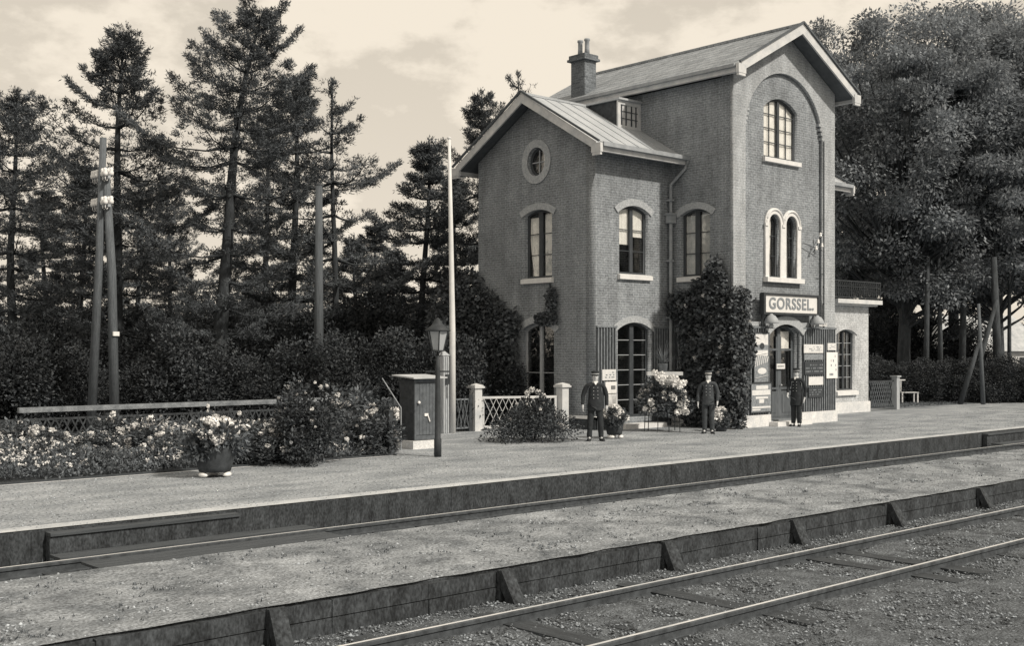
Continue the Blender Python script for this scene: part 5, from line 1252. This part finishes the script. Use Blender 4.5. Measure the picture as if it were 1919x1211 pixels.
def person(loc, label, rz, cloth, stance=.10, armsx=.26, cap_band=None, coat=.30, build=1.0, hand_r=None, hand_l=None, turn=0.0, H=1.66):
    fx = stance
    lh = hand_l or (-armsx, -.03, .80); rh = hand_r or (armsx, -.03, .80)
    def arm(s, hand):
        sh = Vector((.175*s*build, .01, 1.34)); hd = Vector(hand); el = (sh+hd)/2+Vector((.045*s, .055, .0)); return sh, el, hd
    nodes = [((0, 0, .88), (.11, .08), None), ((0, 0, 1.05), (.09, .06), 0), ((0, 0, 1.25), (.10, .06), 1), ((0, .0, 1.37), (.065, .05), 2), ((0, -.005, 1.42), (.055, .055), 3), ((0, -.015, 1.475), (.068, .078), 4), ((0, -.005, 1.54), (.078, .092), 5), ((0, .0, 1.595), (.066, .078), 6)]
    def limb(seq, par):
        for p, r_ in seq: nodes.append((tuple(p), r_, par)); par = len(nodes)-1
        return par
    for s, hand in ((-1, lh), (1, rh)):
        sh, el, hd = arm(s, hand); dirn = (hd-el).normalized(); w_ = limb([(sh, .040), (el, .035), (hd, .026)], 2)
        pm = hd+dirn*.045; pi = limb([(pm, (.034, .018))], w_)
        side = Vector((0, -1, 0)); 
        for k in range(4):     # four fingers curling in slightly, thumb from the side of the palm
            b0 = pm+side*(.024-.016*k)+dirn*.022; ln = (.030, .034, .032, .025)[k]
            limb([(b0, .0085), (b0+dirn*ln+Vector((-s*.006, 0, 0)), .008), (b0+dirn*ln*1.9+Vector((-s*.022, 0, 0)), .0065)], pi)
        tb_ = pm+side*.030-dirn*.02; limb([(tb_, .010), (tb_+side*.018+dirn*.028, .0085), (tb_+side*.020+dirn*.055, .007)], pi)
        lp = limb([((.085*s, 0, .80), .070), ((fx*s, -.015, .46), .050), ((fx*s*1.1, .01, .09), .036)], 0)
        limb([((fx*s*1.25, -.13, .035), (.035, .025))], lp)
    ex = MB(); ex.ball((0, -.100, 1.525), .016, 8, (.8, 1.1, 1.5))           # nose
    for s in (-1, 1): ex.ball((.074*s, .005, 1.53), .022, 8, (.4, .8, 1.3)); ex.ball((.028*s, -.083, 1.552), .010, 8, (1.2, .7, .8))
    ex.ball((0, -.088, 1.492), .020, 8, (1.2, .5, .35))
    body = skin('person', nodes, SKIN, None, 2, ex); body.location = loc; body.rotation_euler.z = rz; s_ = H/1.66; body.scale = (s_, s_, s_)
    tag(body, label, 'person')
    tr = [((0, .005, .93), (.145*build, .115), None)]
    for s in (-1, 1):
        b = len(tr); tr += [((.09*s, .0, .80), .098, 0), ((fx*s, -.015, .46), .078, b), ((fx*s*1.1, .0, .14), .070, b+1), ((fx*s*1.12, -.01, .07), .072, b+2)]
    skin('trousers', tr, cloth, body, 2)
    ct_ = [((0, .0, 1.12), (.165*build, .135), None), ((0, .0, 1.26), (.18*build, .135), 0), ((0, .005, 1.36), (.13*build, .095), 1), ((0, 0, 1.41), (.075, .07), 2), ((0, 0, .95), (.175*build, .145), 0), ((0, 0, 1.0-coat), (.180*build, .150), 4), ((0, 0, .93-coat), (.188*build, .155), 5), ((0, 0, .915-coat), (.186*build, .152), 6)]
    for s, hand in ((-1, lh), (1, rh)):
        sh, el, hd = arm(s, hand); b = len(ct_); ct_ += [(tuple(sh), .070, 1), (tuple(el), .054, b), (tuple(hd+(el-hd)*.12), .046, b+1)]
    cj = skin('jacket', ct_, cloth, body, 2)
    mb = MB()
    for k in range(4):
        for s in (-1, 1): mb.ball((.050*s, -.128, 1.28-.085*k), .011, 6)
    mb.build('button_row', BRASS, cj)
    mb = MB(); mb.add([(-.035, -.085, 1.42), (.035, -.085, 1.42), (.022, -.118, 1.37), (0, -.13, 1.34), (-.022, -.118, 1.37)], [(0, 4, 3, 2, 1)]); mb.lathe([(.064, 1.40), (.066, 1.425), (.06, 1.427)], (0, -.005, 0), 14); mb.build('collar', LINEN, body)
    for s in (-1, 1):
        mb = MB(); mb.ball((0, 0, .045), .058, 12, (.85, 1.0, .8)); mb.ball((0, -.11, .035), .055, 12, (.85, 1.5, .65)); mb.box(-.042, .042, -.185, .05, 0, .016); sh_ = mb.build('shoe', LEATHER, body, smooth=True); sh_.location = (fx*s*1.12, -.005, 0); sh_.rotation_euler.z = .25*s
    mb = MB(); mb.ball((0, .02, 1.555), .088, 14, (.96, 1.05, .95)); mb.build('hair', HAIR, body, smooth=True)
    mb = MB(); mb.lathe([(.088, 1.588), (.089, 1.62), (.096, 1.660), (.090, 1.672), (.0, 1.676)], (0, .005, 0), 18); cp = mb.build('cap', cloth, body, smooth=True)
    mb = MB(); n = 10; vs = [(.088*math.cos(-PI+PI*k/n), .005+.088*math.sin(-PI+PI*k/n), 1.595) for k in range(n+1)]+[(.086*math.cos(-PI+PI*k/n), -.01+.125*math.sin(-PI+PI*k/n), 1.580) for k in range(n+1)]
    vs += [(v[0], v[1], v[2]-.006) for v in vs]; m_ = n+1; fs = [(k, k+1, m_+k+1, m_+k) for k in range(n)]+[(2*m_+k, 3*m_+k, 3*m_+k+1, 2*m_+k+1) for k in range(n)]+[(m_+k, m_+k+1, 3*m_+k+1, 3*m_+k) for k in range(n)]
    mb.add(vs, fs); mb.build('visor', LEATHER, cp)
    mb = MB(); mb.lathe([(.0900, 1.594), (.0915, 1.614)], (0, .005, 0), 18); mb.build('cap_band', cap_band or BRASS, cp, smooth=True)
    return body
def face(p, off=0): return math.atan2(-p[1], -p[0])+PI/2+off
p = at(1116, 27.15); person(p, 'stout railwayman in dark double breasted uniform standing by the hydrangea tub at left', face(p, .1), CLOTH, .125, .27, coat=.20, build=1.12, H=1.62, hand_l=(-.30, -.02, .82))
p = at(1328, 29.5); person(p, 'railwayman in grey jacket and pale banded cap standing right of the flower stand', face(p, -.05), CLOTH2, .09, .27, coat=.16, hand_r=(.24, -.10, .82), build=1.0, cap_band=LINEN, H=1.58)
p = at(1493, 32.2); person(p, 'railwayman in long dark coat standing in front of the tower door', face(p, -.35), CLOTH, .08, .25, coat=.32, build=1.05, H=1.60, hand_l=(-.20, -.15, .93))
